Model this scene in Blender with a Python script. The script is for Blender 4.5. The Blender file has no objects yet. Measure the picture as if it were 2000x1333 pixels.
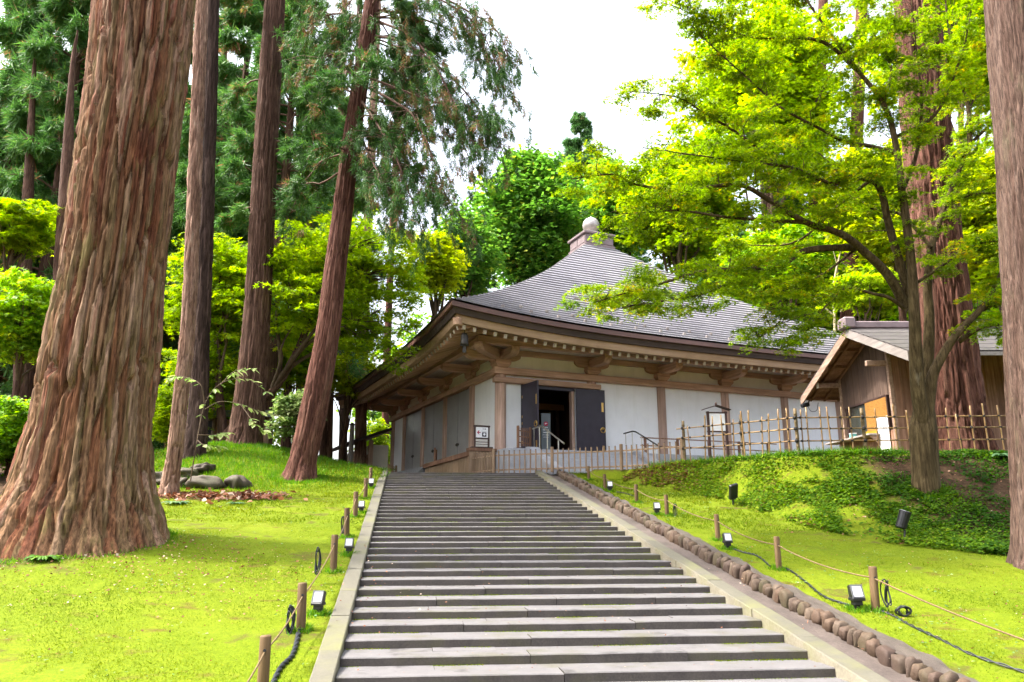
import bpy, math, random
import numpy as np

# ------------------------------------------------------------------ camera, sky, sun, exposure
rng = np.random.default_rng(11)
random.seed(11)
SC = bpy.context.scene
COL = SC.collection
FPX, HOR, ZC = 1445.0, 1010.0, 1.82           # focal length in photo pixels, horizon row, eye height
PITCH = math.atan((HOR - 666.5) / FPX)
cam_d = bpy.data.cameras.new('camera')
cam_d.sensor_width = 36.0
cam_d.lens = 36.0 * FPX / 2000.0
cam_d.clip_start, cam_d.clip_end = 0.1, 2000.0
cam = bpy.data.objects.new('camera', cam_d)
COL.objects.link(cam)
cam.location = (0, 0, ZC)
cam.rotation_euler = (math.radians(90) + PITCH, 0, 0)
SC.camera = cam

SUN_AZ, SUN_EL = math.radians(-92), math.radians(57)   # azimuth from +Y, negative = left
w = bpy.data.worlds.new('World')
SC.world = w
w.use_nodes = True
wn = w.node_tree
wn.nodes.clear()
sky = wn.nodes.new('ShaderNodeTexSky')
sky.sky_type = 'NISHITA'
sky.sun_disc = False
sky.sun_elevation = SUN_EL
sky.sun_rotation = SUN_AZ
sky.air_density, sky.dust_density, sky.ozone_density = 1.0, 6.0, 1.0
hsv = wn.nodes.new('ShaderNodeHueSaturation')           # thin bright overcast: little blue left
hsv.inputs['Saturation'].default_value = 0.45
bg = wn.nodes.new('ShaderNodeBackground')
bg.inputs['Strength'].default_value = 0.15
wo = wn.nodes.new('ShaderNodeOutputWorld')
wn.links.new(sky.outputs[0], hsv.inputs['Color'])
wn.links.new(hsv.outputs[0], bg.inputs['Color'])
wn.links.new(bg.outputs[0], wo.inputs['Surface'])

sun_d = bpy.data.lights.new('sun', 'SUN')
sun_d.energy = 1.6
sun_d.angle = math.radians(3.0)
sun_d.color = (1.0, 0.95, 0.86)
sun = bpy.data.objects.new('sun', sun_d)
COL.objects.link(sun)
sun.location = (-20, 20, 40)
sun.rotation_euler = (math.radians(90) - SUN_EL, 0, math.pi - SUN_AZ)

SC.view_settings.view_transform = 'Standard'
SC.view_settings.look = 'None'
SC.view_settings.gamma = 1.0
SC.view_settings.use_curve_mapping = False
SC.view_settings.exposure = 2.4
SC.render.engine = 'CYCLES'
cy = SC.cycles
cy.use_denoising = True
cy.max_bounces, cy.diffuse_bounces, cy.glossy_bounces, cy.transmission_bounces = 5, 3, 2, 3
cy.caustics_reflective = cy.caustics_refractive = False
cy.sample_clamp_indirect = 6.0
cy.use_adaptive_sampling = True
cy.adaptive_threshold = 0.025

# ------------------------------------------------------------------ geometry helpers
CP, SP = math.cos(PITCH), math.sin(PITCH)
def ray(x, y):
    a, b = (x - 1000) / FPX, (666.5 - y) / FPX
    return np.array([a, CP - b * SP, b * CP + SP])
def at(x, y, Y):
    r = ray(x, y); return np.array([0, 0, ZC]) + r * (Y / r[1])
def at_x(x, y, X):
    r = ray(x, y); return np.array([0, 0, ZC]) + r * (X / r[0])
def depth(P):
    return P[1] * CP + (P[2] - ZC) * SP

def mesh_np(name, V, F, rnd=None, dom='FACE', smooth=False, rnd2=None):
    V = np.asarray(V, np.float32).reshape(-1, 3)
    me = bpy.data.meshes.new(name)
    if isinstance(F, np.ndarray):
        n, k = F.shape
        me.vertices.add(len(V)); me.vertices.foreach_set('co', V.ravel())
        me.loops.add(n * k); me.loops.foreach_set('vertex_index', F.astype(np.int32).ravel())
        me.polygons.add(n)
        me.polygons.foreach_set('loop_start', np.arange(0, n * k, k, dtype=np.int32))
    else:
        me.from_pydata([tuple(map(float, v)) for v in V], [], F)
    me.update(calc_edges=True)
    if rnd is not None:
        a = me.attributes.new('rnd', 'FLOAT', dom); a.data.foreach_set('value', np.asarray(rnd, np.float32))
    if rnd2 is not None:
        a = me.attributes.new('rnd2', 'FLOAT', dom); a.data.foreach_set('value', np.asarray(rnd2, np.float32))
    if smooth:
        me.polygons.foreach_set('use_smooth', np.ones(len(me.polygons), bool))
    return me

class MB:
    """collects shapes that together make ONE part"""
    def __init__(s): s.v, s.f = [], []
    def add(s, V, F):
        n = len(s.v); s.v += [tuple(map(float, p)) for p in V]; s.f += [tuple(int(i) + n for i in q) for q in F]; return s
    def box(s, x0, x1, y0, y1, z0, z1, b=0.0):
        c = ((x0 + x1) / 2, (y0 + y1) / 2, (z0 + z1) / 2); h = (abs(x1 - x0) / 2, abs(y1 - y0) / 2, abs(z1 - z0) / 2)
        if b <= 0:
            V = [(c[0] + i * h[0], c[1] + j * h[1], c[2] + k * h[2]) for i in (-1, 1) for j in (-1, 1) for k in (-1, 1)]
            return s.add(V, [(0, 1, 3, 2), (4, 6, 7, 5), (0, 4, 5, 1), (2, 3, 7, 6), (0, 2, 6, 4), (1, 5, 7, 3)])
        b = min(b, min(h) * 0.49)
        V, idx = [], {}
        for i in (-1, 1):
            for j in (-1, 1):
                for k in (-1, 1):
                    for ax in range(3):
                        p = [h[0] - b, h[1] - b, h[2] - b]; p[ax] = h[ax]
                        idx[(i, j, k, ax)] = len(V)
                        V.append((c[0] + i * p[0], c[1] + j * p[1], c[2] + k * p[2]))
        F = []
        for q in (-1, 1):
            F.append([idx[(q, j, k, 0)] for j, k in ((-1, -1), (1, -1), (1, 1), (-1, 1))])
            F.append([idx[(i, q, k, 1)] for i, k in ((-1, -1), (1, -1), (1, 1), (-1, 1))])
            F.append([idx[(i, j, q, 2)] for i, j in ((-1, -1), (1, -1), (1, 1), (-1, 1))])
            for r in (-1, 1):
                F.append([idx[(q, r, -1, 0)], idx[(q, r, 1, 0)], idx[(q, r, 1, 1)], idx[(q, r, -1, 1)]])
                F.append([idx[(q, -1, r, 0)], idx[(q, 1, r, 0)], idx[(q, 1, r, 2)], idx[(q, -1, r, 2)]])
                F.append([idx[(-1, q, r, 1)], idx[(1, q, r, 1)], idx[(1, q, r, 2)], idx[(-1, q, r, 2)]])
                for k in (-1, 1):
                    F.append([idx[(q, r, k, 0)], idx[(q, r, k, 1)], idx[(q, r, k, 2)]])
        return s.add(V, F)
    def prism(s, prof, axis, a0, a1):
        """prof: 2D outline; axis 0 -> (y,z), 1 -> (x,z), 2 -> (x,y)"""
        n = len(prof); V = []
        for a in (a0, a1):
            for u, v in prof:
                V.append((a, u, v) if axis == 0 else (u, a, v) if axis == 1 else (u, v, a))
        F = [tuple(range(n)), tuple(range(2 * n - 1, n - 1, -1))] + [(i, (i + 1) % n, n + (i + 1) % n, n + i) for i in range(n)]
        return s.add(V, F)
    def tube(s, P, r, n=8, cap=True):
        V, F = tube_np(P, r, n)
        k = len(s.v); s.add(V, F)
        if cap:
            m = len(P); s.f.append(tuple(range(k, k + n))); s.f.append(tuple(range(k + (m - 1) * n, k + m * n)))
        return s
    def lathe(s, prof, n=16, c=(0, 0, 0)):
        V = [(c[0] + r * math.cos(6.28318 * i / n), c[1] + r * math.sin(6.28318 * i / n), c[2] + z) for r, z in prof for i in range(n)]
        F = [(j * n + i, j * n + (i + 1) % n, (j + 1) * n + (i + 1) % n, (j + 1) * n + i) for j in range(len(prof) - 1) for i in range(n)]
        F += [tuple(range(n)), tuple(range((len(prof) - 1) * n, len(prof) * n))]
        return s.add(V, F)
    def mesh(s, name, smooth=False):
        return mesh_np(name, np.array(s.v), s.f, smooth=smooth)

def tube_np(P, r, n=6):
    P = np.asarray(P, float); m = len(P)
    r = np.broadcast_to(np.asarray(r, float), (m,))
    tg = np.gradient(P, axis=0); tg /= np.linalg.norm(tg, axis=1)[:, None] + 1e-9
    ref = np.array([0, 0, 1.0]) if abs(tg[:, 2]).mean() < 0.8 else np.array([0, 1.0, 0])
    u = np.cross(tg, ref); u /= np.linalg.norm(u, axis=1)[:, None] + 1e-9
    v = np.cross(tg, u)
    a = np.arange(n) * 2 * np.pi / n
    V = P[:, None, :] + r[:, None, None] * (np.cos(a)[None, :, None] * u[:, None, :] + np.sin(a)[None, :, None] * v[:, None, :])
    i, j = np.meshgrid(np.arange(m - 1), np.arange(n), indexing='ij')
    F = np.stack([i * n + j, i * n + (j + 1) % n, (i + 1) * n + (j + 1) % n, (i + 1) * n + j], -1).reshape(-1, 4)
    return V.reshape(-1, 3), F

def cat(parts):
    V, F, o = [], [], 0
    for v, f in parts:
        V.append(v); F.append(f + o); o += len(v)
    return np.concatenate(V), np.concatenate(F)

def smooth_path(P, n):
    P = np.asarray(P, float)
    if len(P) < 3:
        t = np.linspace(0, 1, n)[:, None]; return P[0] * (1 - t) + P[-1] * t
    Q = np.vstack([2 * P[0] - P[1], P, 2 * P[-1] - P[-2]])
    out = []
    for t in np.linspace(0, len(P) - 1 - 1e-6, n):
        i = int(t); u = t - i
        a, b, c, d = Q[i], Q[i + 1], Q[i + 2], Q[i + 3]
        out.append(0.5 * (2 * b + (c - a) * u + (2 * a - 5 * b + 4 * c - d) * u * u + (3 * b - a - 3 * c + d) * u ** 3))
    return np.array(out)

# ------------------------------------------------------------------ object helpers
def empty(name, loc=(0, 0, 0), rz=0.0):
    o = bpy.data.objects.new(name, None); COL.objects.link(o)
    o.location = tuple(map(float, loc)); o.rotation_euler = (0, 0, rz); o.empty_display_size = 0.3
    return o
def tag(o, label=None, cat_=None, group=None, kind=None):
    if label: o['label'] = label
    if cat_: o['category'] = cat_
    if group: o['group'] = group
    if kind: o['kind'] = kind
    return o
def link(name, me, mat, parent=None, loc=None, rot=None, scale=None, world=False):
    """link a mesh as one object; world=True: mesh is in world coordinates, shift it under its parent"""
    o = bpy.data.objects.new(name, me); COL.objects.link(o)
    if mat is not None and len(me.materials) == 0:
        me.materials.append(mat)
    if parent is not None:
        o.parent = parent
        if world: o.location = -parent.location
    if loc is not None: o.location = tuple(map(float, loc))
    if rot is not None: o.rotation_euler = rot
    if scale is not None: o.scale = scale
    return o
def obj(name, mb, mat, parent=None, smooth=False, **kw):
    return link(name, mb.mesh(name, smooth), mat, parent, **kw)
def copy_tree(o, parent=None):
    c = o.copy(); COL.objects.link(c)
    if parent is not None: c.parent = parent
    for ch in list(o.children): copy_tree(ch, c)
    return c

# ------------------------------------------------------------------ noise
def _h(ix, iy, seed):
    n = (ix.astype(np.int64) * 374761393 + iy.astype(np.int64) * 668265263 + seed * 974634777) & 0x7fffffff
    n = ((n ^ (n >> 13)) * 1274126177) & 0x7fffffff
    return ((n ^ (n >> 16)) & 0xffff) / 65535.0
def vnoise(x, y, seed=0, px=None):
    x = np.asarray(x, float); y = np.asarray(y, float)
    ix, iy = np.floor(x), np.floor(y); fx, fy = x - ix, y - iy
    fx = fx * fx * (3 - 2 * fx); fy = fy * fy * (3 - 2 * fy)
    m = (lambda a: np.mod(a, px)) if px else (lambda a: a)
    a, b, c, d = _h(m(ix), iy, seed), _h(m(ix + 1), iy, seed), _h(m(ix), iy + 1, seed), _h(m(ix + 1), iy + 1, seed)
    return (a * (1 - fx) + b * fx) * (1 - fy) + (c * (1 - fx) + d * fx) * fy
def fbm(x, y, seed=0, o=3):
    return sum(vnoise(x * 2 ** k, y * 2 ** k, seed + k) * 0.5 ** k for k in range(o)) / (2 - 0.5 ** (o - 1))
def voronoi(u, v, seed, px):
    iu, iv = np.floor(u), np.floor(v)
    f1 = np.full(u.shape, 9.0); f2 = np.full(u.shape, 9.0); idn = np.zeros(u.shape)
    for du in (-1, 0, 1):
        for dv in (-1, 0, 1):
            cu, cv = iu + du, iv + dv
            cm = np.mod(cu, px)
            d = np.hypot(cu + 0.15 + 0.7 * _h(cm, cv, seed) - u, cv + 0.15 + 0.7 * _h(cm, cv, seed + 5) - v)
            nearer = d < f1
            f2 = np.where(nearer, f1, np.minimum(f2, d))
            idn = np.where(nearer, _h(cm, cv, seed + 9), idn)
            f1 = np.where(nearer, d, f1)
    return f1, f2, idn

# ------------------------------------------------------------------ materials
def new_mat(name):
    m = bpy.data.materials.new(name); m.use_nodes = True
    nt = m.node_tree; nt.nodes.clear()
    out = nt.nodes.new('ShaderNodeOutputMaterial')
    return m, nt, out
def N(nt, kind, **kw):
    n = nt.nodes.new(kind)
    for k, v in kw.items(): n.inputs[k].default_value = v
    return n
def ramp(nt, fac, stops):
    r = nt.nodes.new('ShaderNodeValToRGB')
    e = r.color_ramp.elements
    while len(e) < len(stops): e.new(0.5)
    for i, (p, c) in enumerate(stops):
        e[i].position = p; e[i].color = (*c, 1)
    nt.links.new(fac, r.inputs[0])
    return r.outputs[0]
def coords(nt, scale, rand=True, src='Object'):
    tc = nt.nodes.new('ShaderNodeTexCoord')
    mp = nt.nodes.new('ShaderNodeMapping'); mp.inputs['Scale'].default_value = scale
    nt.links.new(tc.outputs[src], mp.inputs['Vector'])
    if rand:
        oi = nt.nodes.new('ShaderNodeObjectInfo')
        mu = nt.nodes.new('ShaderNodeMath'); mu.operation = 'MULTIPLY'; mu.inputs[1].default_value = 37.0
        nt.links.new(oi.outputs['Random'], mu.inputs[0])
        nt.links.new(mu.outputs[0], mp.inputs['Location'])
    return mp.outputs[0]
def mixc(nt, fac, a, b):
    m = nt.nodes.new('ShaderNodeMix'); m.data_type = 'RGBA'
    for sock, val in ((m.inputs[0], fac), (m.inputs[6], a), (m.inputs[7], b)):
        if isinstance(val, (int, float)): sock.default_value = val
        elif isinstance(val, tuple): sock.default_value = (*val, 1)
        else: nt.links.new(val, sock)
    return m.outputs[2]
def noise(nt, vec, scale, detail=4.0, rough=0.6):
    n = N(nt, 'ShaderNodeTexNoise', Scale=scale, Detail=detail, Roughness=rough)
    nt.links.new(vec, n.inputs['Vector']); return n.outputs[0]
def finish(nt, out, col, rough=0.8, bump=None, bstr=0.3, bdist=0.02, metal=0.0, spec=0.4):
    p = N(nt, 'ShaderNodeBsdfPrincipled', Roughness=rough, Metallic=metal)
    p.inputs['Specular IOR Level'].default_value = spec
    if isinstance(col, tuple): p.inputs['Base Color'].default_value = (*col, 1)
    else: nt.links.new(col, p.inputs['Base Color'])
    if bump is not None:
        b = N(nt, 'ShaderNodeBump', Strength=bstr, Distance=bdist)
        nt.links.new(bump, b.inputs['Height']); nt.links.new(b.outputs[0], p.inputs['Normal'])
    nt.links.new(p.outputs[0], out.inputs['Surface'])
    return p
def mat_plain(name, col, rough=0.6, metal=0.0, var=0.12, scale=6.0, spec=0.4, streak=None):
    m, nt, out = new_mat(name)
    n = noise(nt, coords(nt, (1, 1, 1)), scale)
    c = ramp(nt, n, [(0.3, tuple(x * (1 - var) for x in col)), (0.7, tuple(min(1, x * (1 + var)) for x in col))])
    if streak:
        k = noise(nt, coords(nt, (1, 1, 0.12)), 3.0, 5, 0.65)
        c = mixc(nt, ramp(nt, k, [(0.5, (0, 0, 0)), (0.85, (0.3,) * 3)]), c, streak)
    finish(nt, out, c, rough, n, 0.1, 0.01, metal, spec); return m
def mat_wood(name, cols, axis=2, freq=14.0, rough=0.75, stretch=0.06, bstr=0.25, stain=None):
    m, nt, out = new_mat(name)
    sc = [1.0, 1.0, 1.0]; sc[axis] = stretch
    v = coords(nt, tuple(sc))
    g = noise(nt, v, freq, 5, 0.65)
    c = ramp(nt, g, [(0.28, cols[0]), (0.5, cols[1]), (0.72, cols[2])])
    big = noise(nt, coords(nt, (1, 1, 1)), 1.3, 3)
    c = mixc(nt, ramp(nt, big, [(0.35, (0, 0, 0)), (0.75, (0.55,) * 3)]), c, stain or cols[0])
    oi = nt.nodes.new('ShaderNodeObjectInfo')
    hs = N(nt, 'ShaderNodeHueSaturation')
    mr = N(nt, 'ShaderNodeMapRange'); mr.inputs['To Min'].default_value = 0.82; mr.inputs['To Max'].default_value = 1.15
    nt.links.new(oi.outputs['Random'], mr.inputs['Value']); nt.links.new(mr.outputs[0], hs.inputs['Value']); nt.links.new(c, hs.inputs['Color'])
    finish(nt, out, hs.outputs[0], rough, g, bstr, 0.01); return m
def mat_leaf(name, stops, trans=0.5, rough=0.5, spec=0.3, hue=0.0):
    m, nt, out = new_mat(name)
    a = nt.nodes.new('ShaderNodeAttribute'); a.attribute_name = 'rnd'
    c = ramp(nt, a.outputs['Fac'], stops)
    p = N(nt, 'ShaderNodeBsdfPrincipled', Roughness=rough); p.inputs['Specular IOR Level'].default_value = spec
    nt.links.new(c, p.inputs['Base Color'])
    t = nt.nodes.new('ShaderNodeBsdfTranslucent')
    hs = N(nt, 'ShaderNodeHueSaturation', Saturation=1.1, Value=1.35); hs.inputs['Hue'].default_value = 0.5 - hue
    nt.links.new(c, hs.inputs['Color']); nt.links.new(hs.outputs[0], t.inputs['Color'])
    mx = nt.nodes.new('ShaderNodeMixShader'); mx.inputs[0].default_value = trans
    nt.links.new(p.outputs[0], mx.inputs[1]); nt.links.new(t.outputs[0], mx.inputs[2])
    nt.links.new(mx.outputs[0], out.inputs['Surface']); return m
def mat_bark(name, stops, lichen=None, fine=60.0, bstr=0.6, lich_lo=0.54):
    m, nt, out = new_mat(name)
    a = nt.nodes.new('ShaderNodeAttribute'); a.attribute_name = 'rnd'
    v = coords(nt, (1, 1, 0.07), rand=False)
    g = noise(nt, v, fine * 0.4, 6, 0.72)
    c = ramp(nt, a.outputs['Fac'], stops)
    b = noise(nt, coords(nt, (1, 1, 0.4), rand=False), 1.4, 4, 0.6)
    c = mixc(nt, ramp(nt, b, [(0.35, (0, 0, 0)), (0.75, (0.4,) * 3)]), c, stops[len(stops) // 2][1])
    mu = nt.nodes.new('ShaderNodeMix'); mu.data_type = 'RGBA'; mu.blend_type = 'MULTIPLY'; mu.inputs[0].default_value = 1.0
    nt.links.new(c, mu.inputs[6]); nt.links.new(ramp(nt, g, [(0.30, (0.16, 0.14, 0.13)), (0.47, (0.75, 0.72, 0.7)), (0.70, (1.6, 1.6, 1.6))]), mu.inputs[7])
    c = mu.outputs[2]
    if lichen:
        l = noise(nt, coords(nt, (1, 1, 0.25), rand=False), 2.6, 6, 0.62)
        c = mixc(nt, ramp(nt, l, [(lich_lo, (0, 0, 0)), (lich_lo + 0.13, (0.7,) * 3)]), c, lichen)
    finish(nt, out, c, 0.9, g, bstr, 0.03, spec=0.12); return m
M = {}
def _stone(name, c0, c1, moss=None, scale=3.0, bstr=0.35, top=None, rough=0.75, stain=False, vary=False):
    m, nt, out = new_mat(name)
    v = coords(nt, (1, 1, 1))
    n1 = noise(nt, v, scale, 6, 0.65); n2 = noise(nt, v, scale * 14, 4, 0.7)
    c = ramp(nt, n1, [(0.3, c0), (0.7, c1)])
    c = mixc(nt, 0.35, c, ramp(nt, n2, [(0.3, tuple(x * 0.55 for x in c0)), (0.7, tuple(min(1, x * 1.25) for x in c1))]))
    if top:     # worn walking surface; step risers darker from dirt and shade painted into their colour
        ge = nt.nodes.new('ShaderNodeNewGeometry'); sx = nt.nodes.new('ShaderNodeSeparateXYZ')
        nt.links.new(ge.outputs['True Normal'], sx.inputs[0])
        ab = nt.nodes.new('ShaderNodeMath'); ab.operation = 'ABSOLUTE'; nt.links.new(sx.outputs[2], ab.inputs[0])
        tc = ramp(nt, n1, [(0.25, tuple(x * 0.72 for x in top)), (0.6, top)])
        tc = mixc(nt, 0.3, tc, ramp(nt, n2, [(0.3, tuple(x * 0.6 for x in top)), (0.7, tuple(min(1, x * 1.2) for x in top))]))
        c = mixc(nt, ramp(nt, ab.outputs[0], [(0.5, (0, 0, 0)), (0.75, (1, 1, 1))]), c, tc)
    if moss:
        n3 = noise(nt, v, 1.1, 5, 0.6)
        c = mixc(nt, ramp(nt, n3, [(0.50, (0, 0, 0)), (0.72, (0.7,) * 3)]), c, moss)
    if stain:
        n4 = noise(nt, coords(nt, (1, 1, 0.6)), 2.4, 5, 0.6)
        c = mixc(nt, ramp(nt, n4, [(0.60, (0, 0, 0)), (0.70, (0.6,) * 3)]), c, (0.03, 0.026, 0.024))
    if vary:
        oi = nt.nodes.new('ShaderNodeObjectInfo')
        c = mixc(nt, ramp(nt, oi.outputs['Random'], [(0.0, (0.0,) * 3), (0.5, (0.35,) * 3), (1.0, (0.75,) * 3)]), c, ramp(nt, oi.outputs['Random'], [(0.0, c0), (0.3, (0.05197, 0.0378, 0.02772)), (0.55, (0.0945, 0.05208, 0.02926)), (0.8, (0.04725, 0.02688, 0.02156)), (1.0, (0.1134, 0.0798, 0.0539))]))
    finish(nt, out, c, rough, n2, bstr, 0.01); M[name] = m
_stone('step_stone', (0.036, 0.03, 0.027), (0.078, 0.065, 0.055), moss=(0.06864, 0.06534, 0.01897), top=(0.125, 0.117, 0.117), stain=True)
_stone('curb', (0.1254, 0.1104, 0.07268), (0.228, 0.2042, 0.1502), moss=(0.1425, 0.1435, 0.04845), scale=2.0, top=(0.1083, 0.09936, 0.07268))
_stone('cobble', (0.03349, 0.02195, 0.01386), (0.0893, 0.05487, 0.03157), moss=(0.05359, 0.05706, 0.0154), scale=2.5, bstr=0.7, vary=True)
_stone('mortar', (0.039, 0.0286, 0.02184), (0.0988, 0.078, 0.0624), moss=(0.0468, 0.039, 0.026), scale=5.0, bstr=0.9)
_stone('gutter', (0.04845, 0.0357, 0.0306), (0.1122, 0.0867, 0.07395), moss=(0.0357, 0.02805, 0.02295), scale=2.0, bstr=0.9)
_stone('granite', (0.289, 0.289, 0.3132), (0.425, 0.425, 0.4524), scale=4.0, bstr=0.15)
_stone('paving', (0.26, 0.24, 0.22), (0.40, 0.38, 0.35), scale=1.5, bstr=0.3)
_stone('rock', (0.0372, 0.0288, 0.01925), (0.0992, 0.078, 0.05225), moss=(0.0434, 0.054, 0.00825), scale=1.6, bstr=0.8)
M['hall_wood'] = mat_wood('hall_wood', ((0.2784, 0.1591, 0.1008), (0.4733, 0.2876, 0.1949), (0.6542, 0.4223, 0.3024)), axis=0, freq=9, stain=(0.3062, 0.1958, 0.1344))
M['hall_wood_y'] = mat_wood('hall_wood_y', ((0.2784, 0.1591, 0.1008), (0.4733, 0.2876, 0.1949), (0.6542, 0.4223, 0.3024)), axis=1, freq=9, stain=(0.3341, 0.2326, 0.1344))
M['column_wood'] = mat_wood('column_wood', ((0.2366, 0.1469, 0.1142), (0.4594, 0.2999, 0.2352), (0.6542, 0.4529, 0.3763)), axis=2, freq=9, stain=(0.3619, 0.2448, 0.1613))
M['kayaoi'] = mat_wood('kayaoi', ((0.2754, 0.17, 0.08977), (0.4223, 0.272, 0.1596), (0.5141, 0.357, 0.2394)), axis=0, freq=7)
M['white_end'] = mat_plain('white_end', (0.44, 0.38, 0.30), 0.8)
M['fascia_dark'] = mat_wood('fascia_dark', ((0.033, 0.0216, 0.0195), (0.0675, 0.0459, 0.0416), (0.1125, 0.07425, 0.065)), axis=0, freq=6)
M['fascia_brown'] = mat_wood('fascia_brown', ((0.069, 0.033, 0.0252), (0.115, 0.055, 0.042), (0.161, 0.0825, 0.063)), axis=0, freq=6, rough=0.5)
M['plaster'] = mat_plain('plaster', (0.86, 0.865, 0.89), 0.9, var=0.05, scale=0.9, streak=(0.56, 0.55, 0.52))
M['soffit_pale'] = mat_wood('soffit_pale', ((0.42, 0.34, 0.29), (0.54, 0.46, 0.41), (0.62, 0.54, 0.50)), axis=1, freq=7)
M['plaster_warm'] = mat_plain('plaster_warm', (0.80, 0.77, 0.69), 0.9, var=0.06, scale=1.2, streak=(0.45, 0.40, 0.32))
M['soffit'] = mat_wood('soffit', ((0.2108, 0.15, 0.1102), (0.2852, 0.216, 0.1682), (0.3348, 0.264, 0.2146)), axis=1, freq=7)
M['door_grey'] = mat_plain('door_grey', (0.27, 0.26, 0.265), 0.38, var=0.12, scale=1.2)
M['black'] = mat_plain('black', (0.012, 0.012, 0.014), 0.4)
M['door_dark'] = mat_plain('door_dark', (0.026, 0.021, 0.035), 0.42, var=0.2, scale=3, streak=(0.045, 0.035, 0.045))
M['brass'] = mat_plain('brass', (0.55, 0.36, 0.12), 0.35, metal=0.9)
M['iron'] = mat_plain('iron', (0.05, 0.045, 0.04), 0.5, metal=0.5)
M['rail_metal'] = mat_plain('rail_metal', (0.45, 0.43, 0.38), 0.35, metal=0.7)
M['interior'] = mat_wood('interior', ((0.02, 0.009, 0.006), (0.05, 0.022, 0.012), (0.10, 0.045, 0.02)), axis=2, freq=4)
M['gold_panel'] = mat_plain('gold_panel', (0.30, 0.15, 0.055), 0.5)
# copper-sheet roof
m, nt, out = new_mat('roof_sheet')
v = coords(nt, (1, 1, 1), rand=False)
n1 = noise(nt, v, 0.5, 5, 0.6); n2 = noise(nt, v, 9, 3, 0.6)
c = ramp(nt, n1, [(0.3, (0.185, 0.175, 0.195)), (0.7, (0.28, 0.268, 0.29))])
c = mixc(nt, 0.12, c, ramp(nt, n2, [(0.3, (0.14, 0.13, 0.14)), (0.7, (0.36, 0.34, 0.36))]))
finish(nt, out, c, 0.5, None, 0, 0, 0.15); M['roof_sheet'] = m
M['booth_roof'] = mat_plain('booth_roof', (0.06825, 0.05915, 0.05687), 0.6, var=0.3, scale=3)
M['roban'] = mat_plain('roban', (0.20, 0.15, 0.155), 0.5, var=0.2, scale=2)
M['finial'] = mat_plain('finial', (0.42, 0.38, 0.36), 0.35, var=0.2, metal=0.3)
red = ((0.13, 0.06, 0.035), (0.24, 0.125, 0.075), (0.36, 0.215, 0.14))
M['fence_wood'] = mat_wood('fence_wood', ((0.1518, 0.0924, 0.0504), (0.2484, 0.165, 0.1008), (0.345, 0.2508, 0.1701)), axis=2, freq=12)
M['fence_rail'] = mat_wood('fence_rail', ((0.20, 0.12, 0.07), (0.34, 0.23, 0.14), (0.46, 0.34, 0.23)), axis=0, freq=12)
M['red_wood'] = mat_wood('red_wood', red, axis=2, freq=12)
M['dark_wood'] = mat_wood('dark_wood', ((0.03, 0.014, 0.012), (0.055, 0.026, 0.022), (0.085, 0.042, 0.035)), axis=2, freq=10, rough=0.5)
M['hut_board'] = mat_wood('hut_board', ((0.1344, 0.065, 0.03864), (0.28, 0.15, 0.092), (0.4256, 0.255, 0.1748)), axis=2, freq=11, stretch=0.05)
M['hut_board_dark'] = mat_wood('hut_board_dark', ((0.055, 0.032, 0.024), (0.10, 0.062, 0.045), (0.16, 0.105, 0.08)), axis=2, freq=11, stretch=0.05)
M['hut_trim'] = mat_wood('hut_trim', ((0.17, 0.10, 0.07), (0.31, 0.205, 0.15), (0.44, 0.32, 0.25)), axis=1, freq=9)
M['shingle'] = mat_wood('shingle', ((0.121, 0.0558, 0.035), (0.198, 0.1054, 0.07), (0.264, 0.1612, 0.119)), axis=1, freq=14)
M['grey_trim'] = mat_wood('grey_trim', ((0.18, 0.1508, 0.14), (0.276, 0.2436, 0.224), (0.348, 0.3074, 0.28)), axis=1, freq=9)
M['bamboo'] = mat_wood('bamboo', ((0.1632, 0.08518, 0.02768), (0.272, 0.1638, 0.0615), (0.3672, 0.249, 0.1168)), axis=2, freq=8, stretch=0.3, rough=0.45)
M['bamboo_post'] = mat_wood('bamboo_post', ((0.07, 0.045, 0.02), (0.15, 0.10, 0.04), (0.26, 0.18, 0.07)), axis=2, freq=8, stretch=0.2, rough=0.6)
M['tie'] = mat_plain('tie', (0.012, 0.009, 0.008), 0.8)
M['post'] = mat_wood('post', ((0.05481, 0.02913, 0.009904), (0.1054, 0.06021, 0.0231), (0.1602, 0.101, 0.0462)), axis=2, freq=16)
M['rope'] = mat_plain('rope', (0.135, 0.087, 0.0396), 0.9, var=0.3, scale=40)
M['glass_white'] = mat_plain('glass_white', (0.78, 0.78, 0.82), 0.12, var=0.04)
M['frame_grey'] = mat_plain('frame_grey', (0.10, 0.10, 0.105), 0.4)
M['cable'] = mat_plain('cable', (0.016, 0.018, 0.022), 0.45)
M['paper'] = mat_plain('paper', (0.80, 0.80, 0.82), 0.8, var=0.03)
M['print_dark'] = mat_plain('print_dark', (0.03, 0.02, 0.04), 0.7)
M['print_red'] = mat_plain('print_red', (0.36, 0.02, 0.06), 0.6)
M['print_white'] = mat_plain('print_white', (0.8, 0.8, 0.82), 0.6)
M['banner'] = mat_plain('banner', (0.115, 0.135, 0.15), 0.4, var=0.08, scale=2)
m, nt, out = new_mat('osb')
v = coords(nt, (1, 1, 1), rand=False)
n1 = N(nt, 'ShaderNodeTexVoronoi', Scale=22.0); nt.links.new(coords(nt, (1, 1, 2.2), False), n1.inputs['Vector'])
c = ramp(nt, n1.outputs['Distance'], [(0.1, (0.36, 0.182, 0.035)), (0.5, (0.3024, 0.14, 0.0245)), (0.8, (0.1872, 0.077, 0.014))])
finish(nt, out, c, 0.7); M['osb'] = m
m, nt, out = new_mat('pane')
p = finish(nt, out, (0.03, 0.035, 0.03), 0.06, spec=0.6); M['pane'] = m
M['yellow_thing'] = mat_plain('yellow_thing', (0.65, 0.40, 0.02), 0.6)
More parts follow.
